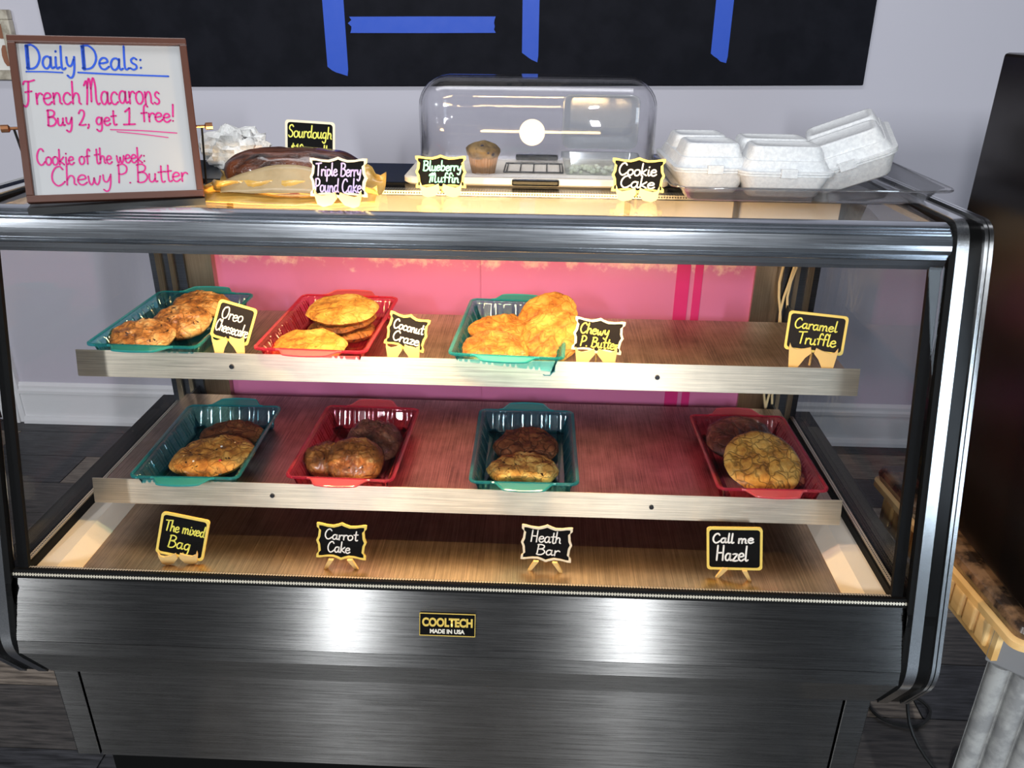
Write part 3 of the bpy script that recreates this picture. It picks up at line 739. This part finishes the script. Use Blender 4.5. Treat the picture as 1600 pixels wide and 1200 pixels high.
cookie('cookie', 'dark-edged cookie second from the top of the stack in the upper red tray', 'ck_coconut_dark', -0.2389, 0.3850, zc+.021, 0.0621, 0.0535, 0.0176, 0.9, 0.0, -0.10, 6, gU2)
cookie('cookie', 'golden cookie on top of the stack in the upper red tray', 'ck_coconut', -0.2451, 0.3890, zc+.040, 0.0685, 0.0578, 0.0198, 0.1, 0.16, 0.0, 7, gU2)
gU3 = 'peanut butter cookies in the upper middle teal tray'
cookie('cookie', 'orange-gold cookie at the front left of the upper middle teal tray', 'ck_peanut', 0.052, 0.282, zc+.006, 0.0621, 0.0535, 0.0264, 0.0, 0.24, 0, 8, gU3, wrap=True)
cookie('cookie', 'orange-gold cookie behind the front left one in the upper middle teal tray', 'ck_peanut', 0.06, 0.366, zc+.012, 0.0599, 0.0492, 0.0264, 0.3, 0.24, 0, 9, gU3)
cookie('cookie', 'large golden cookie propped diagonally on the right rim of the upper middle tray', 'ck_peanut', 0.158, 0.302, zc+.030, 0.0599, 0.0589, 0.0198, 0.3, 0.42, -0.42, 10, gU3)
cookie('cookie', 'golden cookie leaning up at the back of the upper middle teal tray', 'ck_peanut', 0.15, 0.4, zc+.036, 0.0599, 0.0535, 0.0198, 0.5, 0.42, -0.4, 11, gU3)
zc = ZL + 0.003
gL1 = 'cookies in the left teal tray on the lower shelf'
cookie('cookie', 'dark brown cookie at the back of the lower left teal tray', 'ck_mixed_dark', -0.4939, 0.3720, zc+.006, 0.0642, 0.0492, 0.0242, 0.1, 0.10, 0, 12, gL1)
ck = cookie('cookie', 'large golden brown cookie dotted with candy pieces in the lower left tray', 'ck_mixed', -0.4939, 0.2730, zc+.012, 0.0813, 0.0556, 0.0264, 0.22, 0.22, -0.10, 13, gL1)
for i, (a, b, mt) in enumerate(((.02, .01, 'ink_white'), (-.03, -.02, 'ink_white'), (.045, .015, 'wood_yellow'), (-.01, .025, 'ink_white'), (.02, -.03, 'red_tag'), (-.05, .0, 'wood_yellow'), (.035, -.012, 'ink_white'))):
    m = MB().loft([[(a+r*math.cos(k*PI/4), b+r*math.sin(k*PI/4), z) for k in range(8)] for r, z in ((.003, .019), (.0032, .0225), (.0018, .0250))]); m.build('candy_piece', mt, ck, True)
gL2 = 'wrapped cakes in the lower red tray'
cookie('wrapped_cake', 'small wrapped brown cake at the left of the lower middle-left red tray', 'ck_carrot', -0.2723, 0.2830, zc, 0.0471, 0.0428, 0.0440, 0.2, 0.15, 0, 14, gL2, 2.2, True, None, .02)
cookie('wrapped_cake', 'shiny wrapped cake with pale front in the lower red tray', 'ck_carrot', -0.2127, 0.2690, zc+.012, 0.0556, 0.0514, 0.0440, 0, 0.55, 0, 15, gL2, 2.2, True, None, .02)
cookie('wrapped_cake', 'dark wrapped cake at the back of the lower red tray', 'ck_carrot_dark', -0.1943, 0.3590, zc+.004, 0.0578, 0.0514, 0.0484, -0.3, 0.25, 0.15, 16, gL2, 2.2, True, None, .02)
gL3 = 'cookies in the lower middle teal tray'
cookie('cookie', 'round crackled chocolate cookie at the back of the lower middle teal tray', 'ck_choc', 0.1125, 0.3670, zc, 0.0663, 0.0578, 0.0330, 0, 0.10, 0, 17, gL3)
cookie('cookie', 'golden chip cookie with a straight cut front edge', 'ck_gold', 0.1094, 0.2710, zc, 0.0685, 0.0535, 0.0308, 0, 0.10, 0, 18, gL3, 2.6, None, -0.036)
gL4 = 'cookies in the lower right red tray'
cookie('cookie', 'glossy dark red-brown cookie at the back of the lower right red tray', 'ck_hazel_dark', 0.5475, 0.3890, zc+.022, 0.0706, 0.0599, 0.0286, 0.1, 0.32, 0, 19, gL4, 2.6, True)
cookie('cookie', 'dark cookie lying under the big yellow cookie', 'ck_hazel_dark', 0.5968, 0.2990, zc, 0.0621, 0.0599, 0.0198, 0, 0.0, 0, 20, gL4)
cookie('cookie', 'big crackled yellow cookie in cling film propped up on others', 'ck_hazel', 0.5639, 0.2830, zc+.032, 0.0749, 0.0706, 0.0220, 0.2, 0.50, 0.0, 21, gL4, 2.8, True, None, .03)

# ================================================================== chalk signs
def outline_rect(W, H, r=0.006): return [(p[0], p[1]+H/2) for p in rrect(W/2, H/2, r, 0, 4)]
def outline_fancy(W, H):
    """bracket-edged plaque: pointed middle of every side and notched corners"""
    w, h = W/2, H/2; q = [(1.0, 0.0), (0.93, 0.22), (0.90, 0.62), (0.985, 0.74), (0.99, 0.93), (0.86, 0.93), (0.60, 0.86), (0.34, 0.84), (0.14, 0.92), (0.0, 1.0)]
    pts = [(x*w, y*h) for x, y in q]
    full = pts + [(-x, y) for x, y in reversed(pts[:-1])] + [(-x, -y) for x, y in pts[1:]] + [(x, -y) for x, y in reversed(pts[1:-1])]
    return [(x, y+h) for x, y in full]
def shrink(o, d):
    n = len(o); cx = sum(p[0] for p in o)/n; cy = sum(p[1] for p in o)/n
    W = max(p[0] for p in o)-min(p[0] for p in o); H = max(p[1] for p in o)-min(p[1] for p in o)
    return [(cx+(x-cx)*(1-2*d/W), cy+(y-cy)*(1-2*d/H)) for x, y in o]
def sign(label, x, y, z, yaw, lean, roll, W, H, fancy, frame, ink, lines, feet, zrest, board='chalk_black', group='small chalkboard signs', stroke=0.0023):
    t = thing('chalk_sign', label, 'sign', (x, y, Z0+zrest), yaw, group)
    M = Matrix.Translation((0, 0, z-zrest)) @ Matrix.Rotation(-lean, 4, 'X') @ Matrix.Rotation(-roll, 4, 'Y')
    o = outline_fancy(W, H) if fancy else outline_rect(W, H)
    inn = shrink(o, 0.0042)
    MB().prism(inn, (-0.0012, 0.0024), 1).xform(M).build('board', board, t)
    n = len(o); f = MB()
    vs = [(p[0], yy, p[1]) for yy in (-0.0022, 0.0028) for ol in (o, inn) for p in ol]
    fs = []
    for i in range(n):
        j = (i+1) % n
        fs += [(i, j, n+j, n+i), (2*n+i, 3*n+i, 3*n+j, 2*n+j), (i, 2*n+i, 2*n+j, j), (n+i, n+j, 3*n+j, 3*n+i)]
    f.add(vs, fs).xform(M).build('frame', frame, t)
    l = MB()
    for i, (s, fx, fz, fw, fh) in enumerate(lines):
        write(l, s, (fx-0.5)*W, fz*H, fw*W, fh*H, stroke, -0.00165, 0.10, 0.0, seed=i+len(s))
    l.xform(M).build('lettering', ink, t)
    dz = z-zrest
    if feet == 'bow':
        for s in (-1, 1):
            q = [(0.002, 0.000), (0.010, -0.010), (0.024, -dz), (0.033, -dz+0.004), (0.037, 0.006), (0.0365, 0.014), (0.033, 0.006), (0.026, 0.0035), (0.014, 0.006), (0.004, 0.010)]
            MB().prism([(s*a*W/0.09, b+dz) for a, b in q], (-0.006, -0.0025), 1).build('foot', 'wood_yellow', t)
    else:
        for s in (-1, 1):
            q = [(0.012, 0.004), (0.021, 0.004), (0.031, -dz), (0.025, -dz)]
            m = MB().prism([(s*a, b+dz) for a, b in q], (-0.008, -0.0025), 1); m.build('foot', 'wood_yellow', t)
    b0 = M @ Vector((0, 0.003, H*0.7)); 
    MB().tube([b0, (b0.x, b0.y+0.022, 0.0015)], 0.002, 6).build('prop', 'wood_yellow', t)
    return t
T = 0.584
LIPU = 0.3166
sign('cream-framed rectangular sign in yellow ink half hidden behind the loaf', -0.3024, 0.457, T+.026, 0.25, .24, -.08, .090, .072, False, 'frame_cream', 'ink_yellow',
     [('Sourdough', .06, .58, .88, .30), ('$18 per lb', .10, .16, .80, .24)], 'bow', T)
sign('bracket-edged sign in lilac ink in front of the loaf', -0.1879, 0.194, T+.014, -0.10, .24, .02, .093, .063, True, 'frame_cream', 'ink_lilac',
     [('Triple Berry', .10, .54, .80, .30), ('Pound Cake', .08, .14, .82, .32)], 'bow', T)
sign('bracket-edged sign in green ink at the left of the clear dome', -0.037, 0.284, T+.013, 0.06, .2, .0, .0845, .0555, True, 'frame_yellow', 'ink_green',
     [('Blueberry', .15, .54, .76, .28), ('Muffin', .26, .20, .60, .28)], 'bow', T)
sign('bracket-edged sign in white ink at the right of the clear dome', 0.2892, 0.2795, T+.013, -0.06, .2, .0, .087, .0575, True, 'frame_yellow', 'ink_white',
     [('Cookie', .12, .50, .72, .32), ('Cake', .16, .15, .66, .32)], 'bow', T)
sign('tilted square sign between left teal and red trays on upper shelf', -0.4188, 0.2450, LIPU+.013, 0.25, .2, -.36, .0665, .069, False, 'frame_yellow', 'ink_white',
     [('Oreo', .14, .55, .56, .32), ('Cheesecake', .08, .20, .84, .30)], 'bow', ZU, 'chalk_brown', stroke=0.0019)
sign('tilted bracket-edged sign in white ink to the right of the upper red tray', -0.1056, 0.2400, LIPU+.008, 0.01, .2, -.23, .0725, .0634, True, 'frame_yellow', 'ink_white',
     [('Coconut', .14, .53, .74, .27), ('Craze', .18, .19, .66, .27)], 'bow', ZU, 'chalk_brown')
sign('bracket-edged sign in yellow ink to the right of the upper middle teal tray', 0.2333, 0.2400, LIPU+.009, 0.04, .2, -.11, .0884, .0626, True, 'frame_cream', 'ink_yellow',
     [('Chewy', .12, .53, .58, .28), ('P. Butter', .16, .17, .76, .28)], 'bow', ZU, 'chalk_brown')
sign('rectangular sign in yellow ink alone at the right end of upper shelf', 0.6126, 0.2545, LIPU+.015, -0.30, .2, .006, .0978, .0688, False, 'frame_yellow', 'ink_yellow',
     [('Caramel', .12, .58, .72, .26), ('Truffle', .20, .20, .66, .30)], 'bow', ZU, 'chalk_brown')
D = -0.035
sign('leftmost square yellow-framed sign on the case floor', -0.4971, 0.0828, D+.014, 0.10, .2, -.245, .0834, .0792, False, 'frame_yellow', 'ink_yellow',
     [('The mixed', .10, .58, .84, .26), ('Bag', .22, .20, .48, .30)], 'bow', D)
sign('bracket-edged sign in white ink below the lower red tray with wrapped cakes', -0.2076, 0.0869, D+.016, 0.04, .2, -.06, .0885, .070, True, 'frame_yellow', 'ink_white',
     [('Carrot', .16, .55, .66, .26), ('Cake', .22, .20, .46, .28)], 'peg', D)
sign('bracket-edged sign in white ink below the tray of chocolate cookie', 0.1551, 0.1000, D+.016, -0.06, .2, -.01, .0905, .070, True, 'frame_cream', 'ink_white',
     [('Heath', .18, .53, .60, .30), ('Bar', .30, .20, .46, .28)], 'peg', D)
sign('rightmost rectangular yellow-framed sign on the case floor', 0.4867, 0.0955, D+.016, -0.13, .2, .10, .0943, .0792, False, 'frame_yellow', 'ink_white',
     [('Call me', .10, .64, .74, .22), ('Hazel', .16, .22, .58, .34)], 'peg', D, stroke=0.0030)

# ================================================================== whiteboard on its easel
wbz = T + 0.010
wb = thing('whiteboard_easel', 'brown-framed whiteboard with blue and magenta handwriting on a small easel', 'whiteboard', (-0.5219, 0.1554, Z0+T), 0.3899)
wb.scale = (1.025, 1.025, 1.03)
M = Matrix.Translation((0, 0, 0.012)) @ Matrix.Rotation(-0.4226, 4, 'X') @ Matrix.Rotation(0.0217, 4, 'Y')
W, H, fwid = 0.2436, 0.243, 0.0105
MB().box(-W/2+.004, W/2-.004, 0, 0.004, .004, H-.004).xform(M).build('white_panel', 'whiteboard', wb)
m = [((-W/2, W/2), (0, fwid)), ((-W/2, W/2), (H-fwid, H)), ((-W/2, -W/2+fwid), (fwid, H-fwid)), ((W/2-fwid, W/2), (fwid, H-fwid))]
for (a, b), (c, d) in m: bevel(MB().box(a, b, -0.007, 0.006, c, d).xform(M).build('frame_bar', 'brown_frame', wb), 0.0015)
def wtext(lines, mat, extra=()):
    l = MB()
    for s, x, z, w_, h_, st, ti in lines: write(l, s, x, z, w_, h_, st, -0.0006, 0.06, ti, seed=len(s))
    for pl, st in extra: pen(l, pl, st, -0.0006)
    l.xform(M).build('lettering', mat, wb)
wtext([('Daily', -0.1021, 0.1962, 0.0668, 0.0341, 0.003, 0), ('Deals:', -0.0287, 0.1962, 0.086, 0.0341, 0.003, 0)], 'ink_blue',
      [([(-0.1026, 0.1918), (-0.0772, 0.1918), (-0.0551, 0.1907)], 0.0022), ([(-0.0342, 0.1911), (0.0221, 0.1885), (0.0904, 0.1863)], 0.0026), ([(-0.0993, 0.1962), (-0.0982, 0.2292)], 0.005), ([(-0.0254, 0.1962), (-0.0243, 0.2292)], 0.005)])
wtext([('French', -0.1103, 0.1445, 0.0761, 0.033, 0.0026, 0), ('Macarons', -0.0298, 0.1445, 0.1048, 0.0374, 0.0026, 0), ('Buy 2, get', -0.0838, 0.1126, 0.0938, 0.0231, 0.0026, 0), ('1', 0.0176, 0.1137, 0.0176, 0.0242, 0.0028, 0), ('free!', 0.0441, 0.117, 0.0496, 0.0253, 0.0026, 0), ('Cookie of the week:', -0.1037, 0.0554, 0.1478, 0.0231, 0.0024, 0), ('Chewy', -0.0882, 0.0246, 0.0827, 0.0275, 0.0024, 0), ('P.', 0.0011, 0.0257, 0.021, 0.0264, 0.0024, 0), ('Butter', 0.0276, 0.0257, 0.0728, 0.0264, 0.0024, 0)], 'ink_magenta',
      [([(0.0, 0.106), (0.0441, 0.1038), (0.0927, 0.0994)], 0.0016), ([(0.0088, 0.1027), (0.0441, 0.0983), (0.0794, 0.0928)], 0.0014)])
for s in (-1, 1):
    k = M @ Vector((s*(W/2+0.012), 0.008, 0.112))
    MB().tube([k+Vector((-s*0.012, 0, 0)), k+Vector((s*0.0, 0, 0)), k+Vector((s*0.002, 0, 0)), k+Vector((s*0.012, 0, 0))], lambda t: 0.0022 if t < 0.4 else 0.0055, 8).build('knob', 'copper', wb, True)
    MB().tube([k+Vector((-s*0.004, 0.002, 0)), (s*(W/2+0.004), 0.11, 0.002)], 0.0018, 6).build('easel_leg', 'black_wire', wb)
MB().box(-W/2, W/2, -0.012, 0.020, 0, 0.010).build('ledge', 'black_wire', wb)

# ================================================================== loaf in paper
lf = thing('wrapped_loaf', 'dark crusty loaf wrapped in shiny yellow paper on the case top', 'bread', (-0.284, 0.294, Z0+T), 0.03)
def superloaf(L, D_, Hh, n=40, seg=28, base=0.0, up=True, wob=0.0, top=True):
    rings = []
    for i in range(n+1):
        u = -1 + 2*i/n; k = max(0.02, (1-abs(u)**3.2))**0.42; ring = []
        for j in range(seg):
            a = 2*PI*j/seg
            yy = D_/2*k*math.copysign(abs(math.cos(a))**0.8, math.cos(a)); zz = Hh/2 + Hh/2*k*math.copysign(abs(math.sin(a))**0.85, math.sin(a))
            w_ = wob*noise.noise(Vector((u*4, yy*60, zz*60)))
            ring.append((u*L/2, yy*(1+w_), base+max(0.0, zz)*(1+w_*0.5)))
        rings.append(ring)
    return MB().loft(rings)
superloaf(0.232, 0.110, 0.074, wob=0.08).build('loaf', 'loaf_crust', lf, 60)
# paper: an open trough around the lower loaf with flared twisted ends
rings = []
nn = 34
for i in range(nn+1):
    u = -1 + 2*i/nn; e = max(0, abs(u)-0.80)/0.20; ring = []
    for j in range(15):
        a = PI*(-0.5 + (j/14-0.5)*1.04)
        d = 0.066 + 0.006*math.sin(u*17+j) - 0.022*math.sin(min(1, e*2)*PI/2) + 0.020*max(0, e-0.4)
        hgt = 0.034*(1-0.45*min(1, e*1.6)) + 0.012*max(0, e-0.5) + 0.006*noise.noise(Vector((u*5, j*0.5, 3)))
        yy = d*math.cos(a); zz = hgt + hgt*math.sin(a)*1.0
        if j < 7: yy -= 0.006
        ring.append((u*0.145, -yy if False else (d*math.sin((j/14-0.5)*PI)), max(0.0012, hgt*(1-math.cos((j/14-0.5)*PI*0.96))*(1.15 if j > 7 else 1.0) + 0.0012)))
    rings.append(ring)
m = MB()
vs = [p for r in rings for p in r]; k = 15
m.add(vs, [(i*k+j, i*k+j+1, (i+1)*k+j+1, (i+1)*k+j) for i in range(nn) for j in range(k-1)])
solid(m.build('paper_wrap', 'kraft_paper', lf, 60), 0.0012)
# crumpled front flap lying on the glass
fl_v = []; 
for i in range(15):
    for j in range(6):
        u = i/14; w_ = j/5
        fl_v.append((-0.140+0.285*u, -0.052-0.052*w_*(0.55+0.45*math.sin(u*PI)), 0.0022+0.010*(1-w_)*(0.6+0.4*math.sin(u*9)) + 0.003*abs(noise.noise(Vector((u*7, w_*3, 1))))))
m = MB().add(fl_v, [(i*6+j, i*6+j+1, (i+1)*6+j+1, (i+1)*6+j) for i in range(14) for j in range(5)])
solid(m.build('paper_flap', 'kraft_paper', lf, 60), 0.001)
# window of clear film over the front
fv = []
for i in range(15):
    for j in range(6):
        u = i/14; w_ = j/5
        fv.append((-0.105+0.215*u, -0.072+0.020*w_, 0.014+0.042*w_*(0.35+0.65*math.sin(u*PI)) + 0.002*noise.noise(Vector((u*6, w_*4, 0)))))
m = MB().add(fv, [(i*6+j, i*6+j+1, (i+1)*6+j+1, (i+1)*6+j) for i in range(14) for j in range(5)])
solid(m.build('paper_band', 'tan_paper', lf, 60), 0.0006)

# crumpled white plastic bag behind the easel
bg = thing('plastic_bag', 'crumpled white plastic bag with a red corner behind the whiteboard', 'bag', (-0.4679, 0.532, Z0+T))
na, nz = 36, 18; rings = []
for i in range(1, nz):
    th = PI*i/nz; ring = []
    for j in range(na):
        a = 2*PI*j/na; d = Vector((math.sin(th)*math.cos(a), math.sin(th)*math.sin(a), -math.cos(th)))
        r = 1 + 0.55*abs(noise.noise(d*2.3+Vector((5, 1, 2)))) + 0.25*noise.noise(d*6)
        ring.append((d.x*0.062*r, d.y*0.040*r, max(0.0, 0.032+d.z*0.036*r)))
    rings.append(ring)
MB().loft(rings).build('bag', 'white_bag', bg, 25)
MB().loft([[(0.055+0.012*math.cos(a*PI/4)*s, -0.030+0.008*math.sin(a*PI/4)*s, z) for a in range(8)] for s, z in ((1, .012), (1.1, .026), (.5, .036))]).build('red_corner', 'red_tag', bg, True)

# ================================================================== dome with its cakes
dm = thing('cake_dome', 'clear rectangular bread dome on a cream tray in the middle of the case top', 'cake dome', (0.1197, 0.49, Z0+0.5838))
BW, BD = 0.238, 0.108
m = MB().loft([rrect(BW-.006, BD-.006, .022, 0), rrect(BW, BD, .026, .004), rrect(BW, BD, .026, .012), rrect(BW-.005, BD-.005, .022, .0145), rrect(BW-.014, BD-.014, .018, .0105), ])
m.build('base', 'cream', dm, 35)
bm = bmesh.new(); bmesh.ops.create_cube(bm, size=1)
for v in bm.verts: v.co = Vector((v.co.x*0.424, v.co.y*0.180, (v.co.z+0.5)*0.165+0.013))
bmesh.ops.delete(bm, geom=[f for f in bm.faces if f.normal.z < -0.5], context='FACES_ONLY')
ed = [e for e in bm.edges if not all(abs(v.co.z-0.013) < 1e-5 for v in e.verts)]
bmesh.ops.bevel(bm, geom=ed, offset=0.050, segments=7, profile=0.5, affect='EDGES')
me = bpy.data.meshes.new('dome_cover'); bm.to_mesh(me); bm.free(); me.materials.append(MATS['acrylic'])
me.polygons.foreach_set('use_smooth', [True]*len(me.polygons))
solid(link('dome_cover', me, dm), 0.003)
for y, zz in ((-BD-.002, .008), (BD-.020, .020)):
    bevel(MB().box(-.042, .042, y-.006, y+.006, zz-.005, zz+.006).build('handle', 'black_gloss', dm), 0.003)
MB().prism([(-.008+.0225*math.cos(a*PI/16), .092+.0225*math.sin(a*PI/16)) for a in range(32)], (-.0925, -.0918), 1).build('round_sticker', 'sticker_white', dm)
ins = thing('wire_insert', 'dark wire rack lying in the middle of the cream dome tray', 'rack', (0.1146, 0.502, Z0+0.5946))
m = MB()
for k in range(5): m.tube([(-.05+.025*k, -.045, .002), (-.05+.025*k, .05, .002)], .0012, 6)
m.tube([(-.055, -.045, .002), (.055, -.045, .002), (.055, .05, .002), (-.055, .05, .002)], .0016, 6, True)
m.build('rods', 'black_wire', ins)

mf = thing('blueberry_muffin', 'blueberry muffin in a pleated paper cup under the clear dome', 'muffin', (0.0216, 0.456, Z0+0.5946))
rings = []
for z, r in ((0, .0205), (.010, .0225), (.022, .0250), (.030, .0262)):
    rings.append([(r*(1+.045*(k % 2))*math.cos(2*PI*k/56), r*(1+.045*(k % 2))*math.sin(2*PI*k/56), z) for k in range(56)])
MB().loft(rings).build('paper_cup', 'muffin_cup', mf)
rings = []
for i in range(11):
    t = i/10; r = .0262+.006*math.sin(min(1, t*2.2)*PI/2) if t < .35 else .0325*math.cos((t-.35)/.65*PI/2*.97)
    z = .028+.030*(t**0.8)
    rings.append([(max(r, .0008)*(1+.10*noise.noise(Vector((math.cos(a*PI/20)*2, math.sin(a*PI/20)*2, t*3))))*math.cos(a*PI/20), max(r, .0008)*(1+.10*noise.noise(Vector((math.cos(a*PI/20)*2, math.sin(a*PI/20)*2, t*3))))*math.sin(a*PI/20), z+.0025*noise.noise(Vector((a*.7, t*6, 2)))) for a in range(40)])
MB().loft(rings).build('muffin_top', 'muffin_top', mf, 60)
for a, t in ((-1.2, .3), (-.4, .55), (-2.0, .5), (-1.6, .75), (-2.6, .3), (-.9, .15), (.2, .4)):
    r = .031*math.cos(t*1.2); c = Vector((r*math.cos(a), r*math.sin(a), .034+.022*t))
    MB().loft([[(c.x+q*math.cos(k*PI/4), c.y+q*math.sin(k*PI/4), c.z+z) for k in range(8)] for q, z in ((.0012, -.003), (.0034, -.001), (.0034, .001), (.0012, .003))]).build('blueberry', 'blueberry', mf, True)

cl = thing('clear_clamshell', 'open clear plastic clamshell with pale crumbs under the dome', 'food container', (0.2383, 0.48, Z0+0.5946), -0.03)
cl.scale = (1.12, 1.0, 1.15)
def tub(hx, hy, h, flare): return MB().loft([rrect(hx-flare, hy-flare, .010, 0), rrect(hx, hy, .012, h), rrect(hx+.003, hy+.003, .014, h+.001)], True, False)
solid(tub(.062, .040, .026, .006).build('tub', 'frosted_plastic', cl, 35), .001)
L = tub(.062, .042, .030, .010); L.xform(Matrix.Translation((0, .066, .072)) @ Matrix.Rotation(math.radians(100), 4, 'X') @ Matrix.Translation((0, 0, -.03)))
solid(L.build('lid', 'frosted_plastic', cl, 35), .001)
rr = random.Random(5)
m = MB()
for k in range(60):
    x, y = rr.uniform(-.048, .048), rr.uniform(-.030, .028); s = rr.uniform(.003, .006)
    m.loft([[(x+s*q*math.cos(a*PI/3), y+s*q*math.sin(a*PI/3), .0015+z*s) for a in range(6)] for q, z in ((.6, 0), (1, .6), (.5, 1.4))])
c = m.build('crumbs', 'crumbs', cl, True); c['kind'] = 'stuff'

# ================================================================== clear tray with foam boxes
ct = thing('clear_tray', 'wide clear plastic tray under the foam boxes at the right end of the case top', 'tray', (0.5694, 0.417, Z0+0.5845))
solid(MB().loft([rrect(.190, .125, .016, .001), rrect(.196, .131, .020, .004), rrect(.212, .150, .024, .026), rrect(.226, .166, .030, .030), rrect(.229, .169, .032, .028)], True, False).build('tray_body', 'clear_plastic', ct, 40), .0016)
m = MB().tube([(p[0], p[1], .0295) for p in rrect(.228, .168, .031, 0, 6)], .0016, 6, True); m.build('rim', 'clear_plastic', ct, True)

def foam_box(label, loc, rz=0, rx=0, ry=0, lx=0.078, ly=0.112):
    t = thing('foam_clamshell', label, 'food container', loc, rz, 'white foam clamshell boxes', rx, ry)
    MB().loft([rrect(lx-.022, ly-.022, .014, 0), rrect(lx-.018, ly-.018, .018, .003), rrect(lx-.004, ly-.004, .022, .036), rrect(lx, ly, .024, .037), rrect(lx, ly, .024, .0405)]).build('tub', 'foam', t, 40)
    lid = MB().loft([rrect(lx+.001, ly+.001, .024, .0412), rrect(lx+.001, ly+.001, .024, .0445), rrect(lx-.006, ly-.006, .022, .0455), rrect(lx-.013, ly-.013, .020, .060), rrect(lx-.016, ly-.016, .018, .061)])
    l_ = lid.build('lid', 'foam', t, 40)
    h = (ly-.018)/2
    for s in (-1, 1):
        MB().loft([rrect(lx-.0145, h-.001, .016, .0595, 5, 0, s*(h+.002)), rrect(lx-.021, h-.008, .014, .080, 5, 0, s*(h+.002)), rrect(lx-.024, h-.011, .012, .0825, 5, 0, s*(h+.002)), rrect(lx-.029, h-.016, .010, .0825, 5, 0, s*(h+.002)), rrect(lx-.031, h-.018, .009, .0812, 5, 0, s*(h+.002))]).build('raised_lobe', 'foam', l_, 40)
    MB().box(-.013, .013, -ly-.0035, -ly+.003, .036, .050).build('clasp', 'foam', t)
    return t
foam_box('white foam clamshell at the left, next to the clear dome', (0.4181, 0.437, Z0+0.5868), 0.04, 0, 0, 0.066, 0.112)
foam_box('white foam clamshell in the middle, nearest the front of the clear tray', (0.5408, 0.404, Z0+0.5868), -0.02, 0, 0, 0.078, 0.105)
foam_box('white foam clamshell tipped up on its side at the right of the clear tray', (0.692, 0.447, Z0+0.609), -0.30, 0.10, -0.40, 0.080, 0.112)

# ================================================================== console table and black cabinet on the right
tb = thing('console_table', 'console table with carved light wood apron and gray fluted leg right of the case', 'table', (0.8808, -0.0834, 0), 0.080)
tz = Z0 + 0.02
LY, LX = 0.50, 0.75
prof = [(0.0, -0.030), (0.006, -0.034), (0.012, -0.020), (0.004, -0.014), (0.000, -0.006), (0.006, 0.0)]
top = MB().loft([rrect(LX/2-.012, LY/2-.012, .02, tz-.034, 5, LX/2, LY/2), rrect(LX/2-.004, LY/2-.004, .02, tz-.026, 5, LX/2, LY/2), rrect(LX/2, LY/2, .02, tz-.012, 5, LX/2, LY/2), rrect(LX/2-.003, LY/2-.003, .02, tz-.003, 5, LX/2, LY/2), rrect(LX/2-.010, LY/2-.010, .018, tz, 5, LX/2, LY/2)])
top.build('table_top', 'marble_brown', tb, 30)
MB().loft([rrect(LX/2-.006, LY/2-.006, .02, tz-.050, 5, LX/2, LY/2), rrect(LX/2+.004, LY/2+.004, .024, tz-.042, 5, LX/2, LY/2), rrect(LX/2+.004, LY/2+.004, .024, tz-.030, 5, LX/2, LY/2), rrect(LX/2-.004, LY/2-.004, .02, tz-.026, 5, LX/2, LY/2)]).build('edge_moulding', 'light_wood', tb, 30)
MB().box(.016, .034, .060, LY-.03, tz-.118, tz-.048).build('apron', 'light_wood', tb)
for k in range(10):
    y = .078 + k*.038
    bevel(MB().box(.008, .018, y, y+.030, tz-.106, tz-.056).build('carved_flute', 'light_wood', tb), .006, 3)
MB().box(.06, LX-.06, .020, .036, tz-.115, tz-.048).build('apron', 'paint_gray', tb)
def table_leg(cx, cy, rot, w=0.118):
    M4 = Matrix.Translation((cx, cy, 0)) @ Matrix.Rotation(rot, 4, 'Z'); h = w/2
    bevel(MB().box(-h, h, -h, h*0.4, tz-.128, tz-.048).xform(M4).build('corner_block', 'paint_gray', tb), .003)
    lg = MB().box(-h+.004, h-.004, -h+.012, h*0.4-.004, 0, tz-.128).xform(M4).build('leg', 'gray_leg', tb)
    for q in (-1, 0, 1):
        MB().tube([(q*(w-.008)/3, -h+.016, 0.0), (q*(w-.008)/3, -h+.016, tz-.130)], .0178, 14).xform(M4).build('flute', 'gray_leg', lg, 40)
table_leg(0.098, 0.072, -PI/4)
table_leg(LX-.09, 0.09, PI/4)
table_leg(LX-.09, LY-.08, 0)
bc = thing('black_cabinet', 'tall glossy black cabinet standing on the console table', 'cabinet', (0.895, -0.105, tz+0.0005), 0.012)
bevel(MB().box(0, .60, 0.0, .505, 0.01, .795).build('carcass', 'cabinet_black', bc), .006)
bevel(MB().box(0.004, .596, -0.022, -0.002, 0.012, .793).build('door', 'cabinet_black', bc), .004)
MB().tube([(.05, -.045, .30), (.05, -.045, .52)], .006, 8).build('handle', 'aluminium', bc, True)
for x, y in ((.03, .03), (.57, .03), (.03, .47), (.57, .47)): MB().tube([(x, y, 0), (x, y, .012)], .014, 10).build('foot', 'rubber', bc)

# cords on the floor under the table
def cord(label, pts, r=.004):
    o = MB().tube([tuple(p) for p in catmull([Vector(p) for p in pts], 6)], r, 6).build('power_cord', 'cable_black', None, 40); return tag(o, label, 'cord', 'cords under the console table')
cord('black cord hanging down behind the case frame under the console table', [(0.98, 0.35, .52), (0.97, 0.34, .30), (0.99, 0.30, .08), (1.05, 0.22, .006), (1.12, 0.30, .005), (1.20, 0.26, .005)])
cord('black cord looped on the floor below the console table', [(0.93, 0.46, .006), (1.02, 0.50, .006), (1.10, 0.42, .006), (1.04, 0.36, .006), (0.96, 0.40, .006), (0.99, 0.55, .006), (1.15, 0.58, .006)])
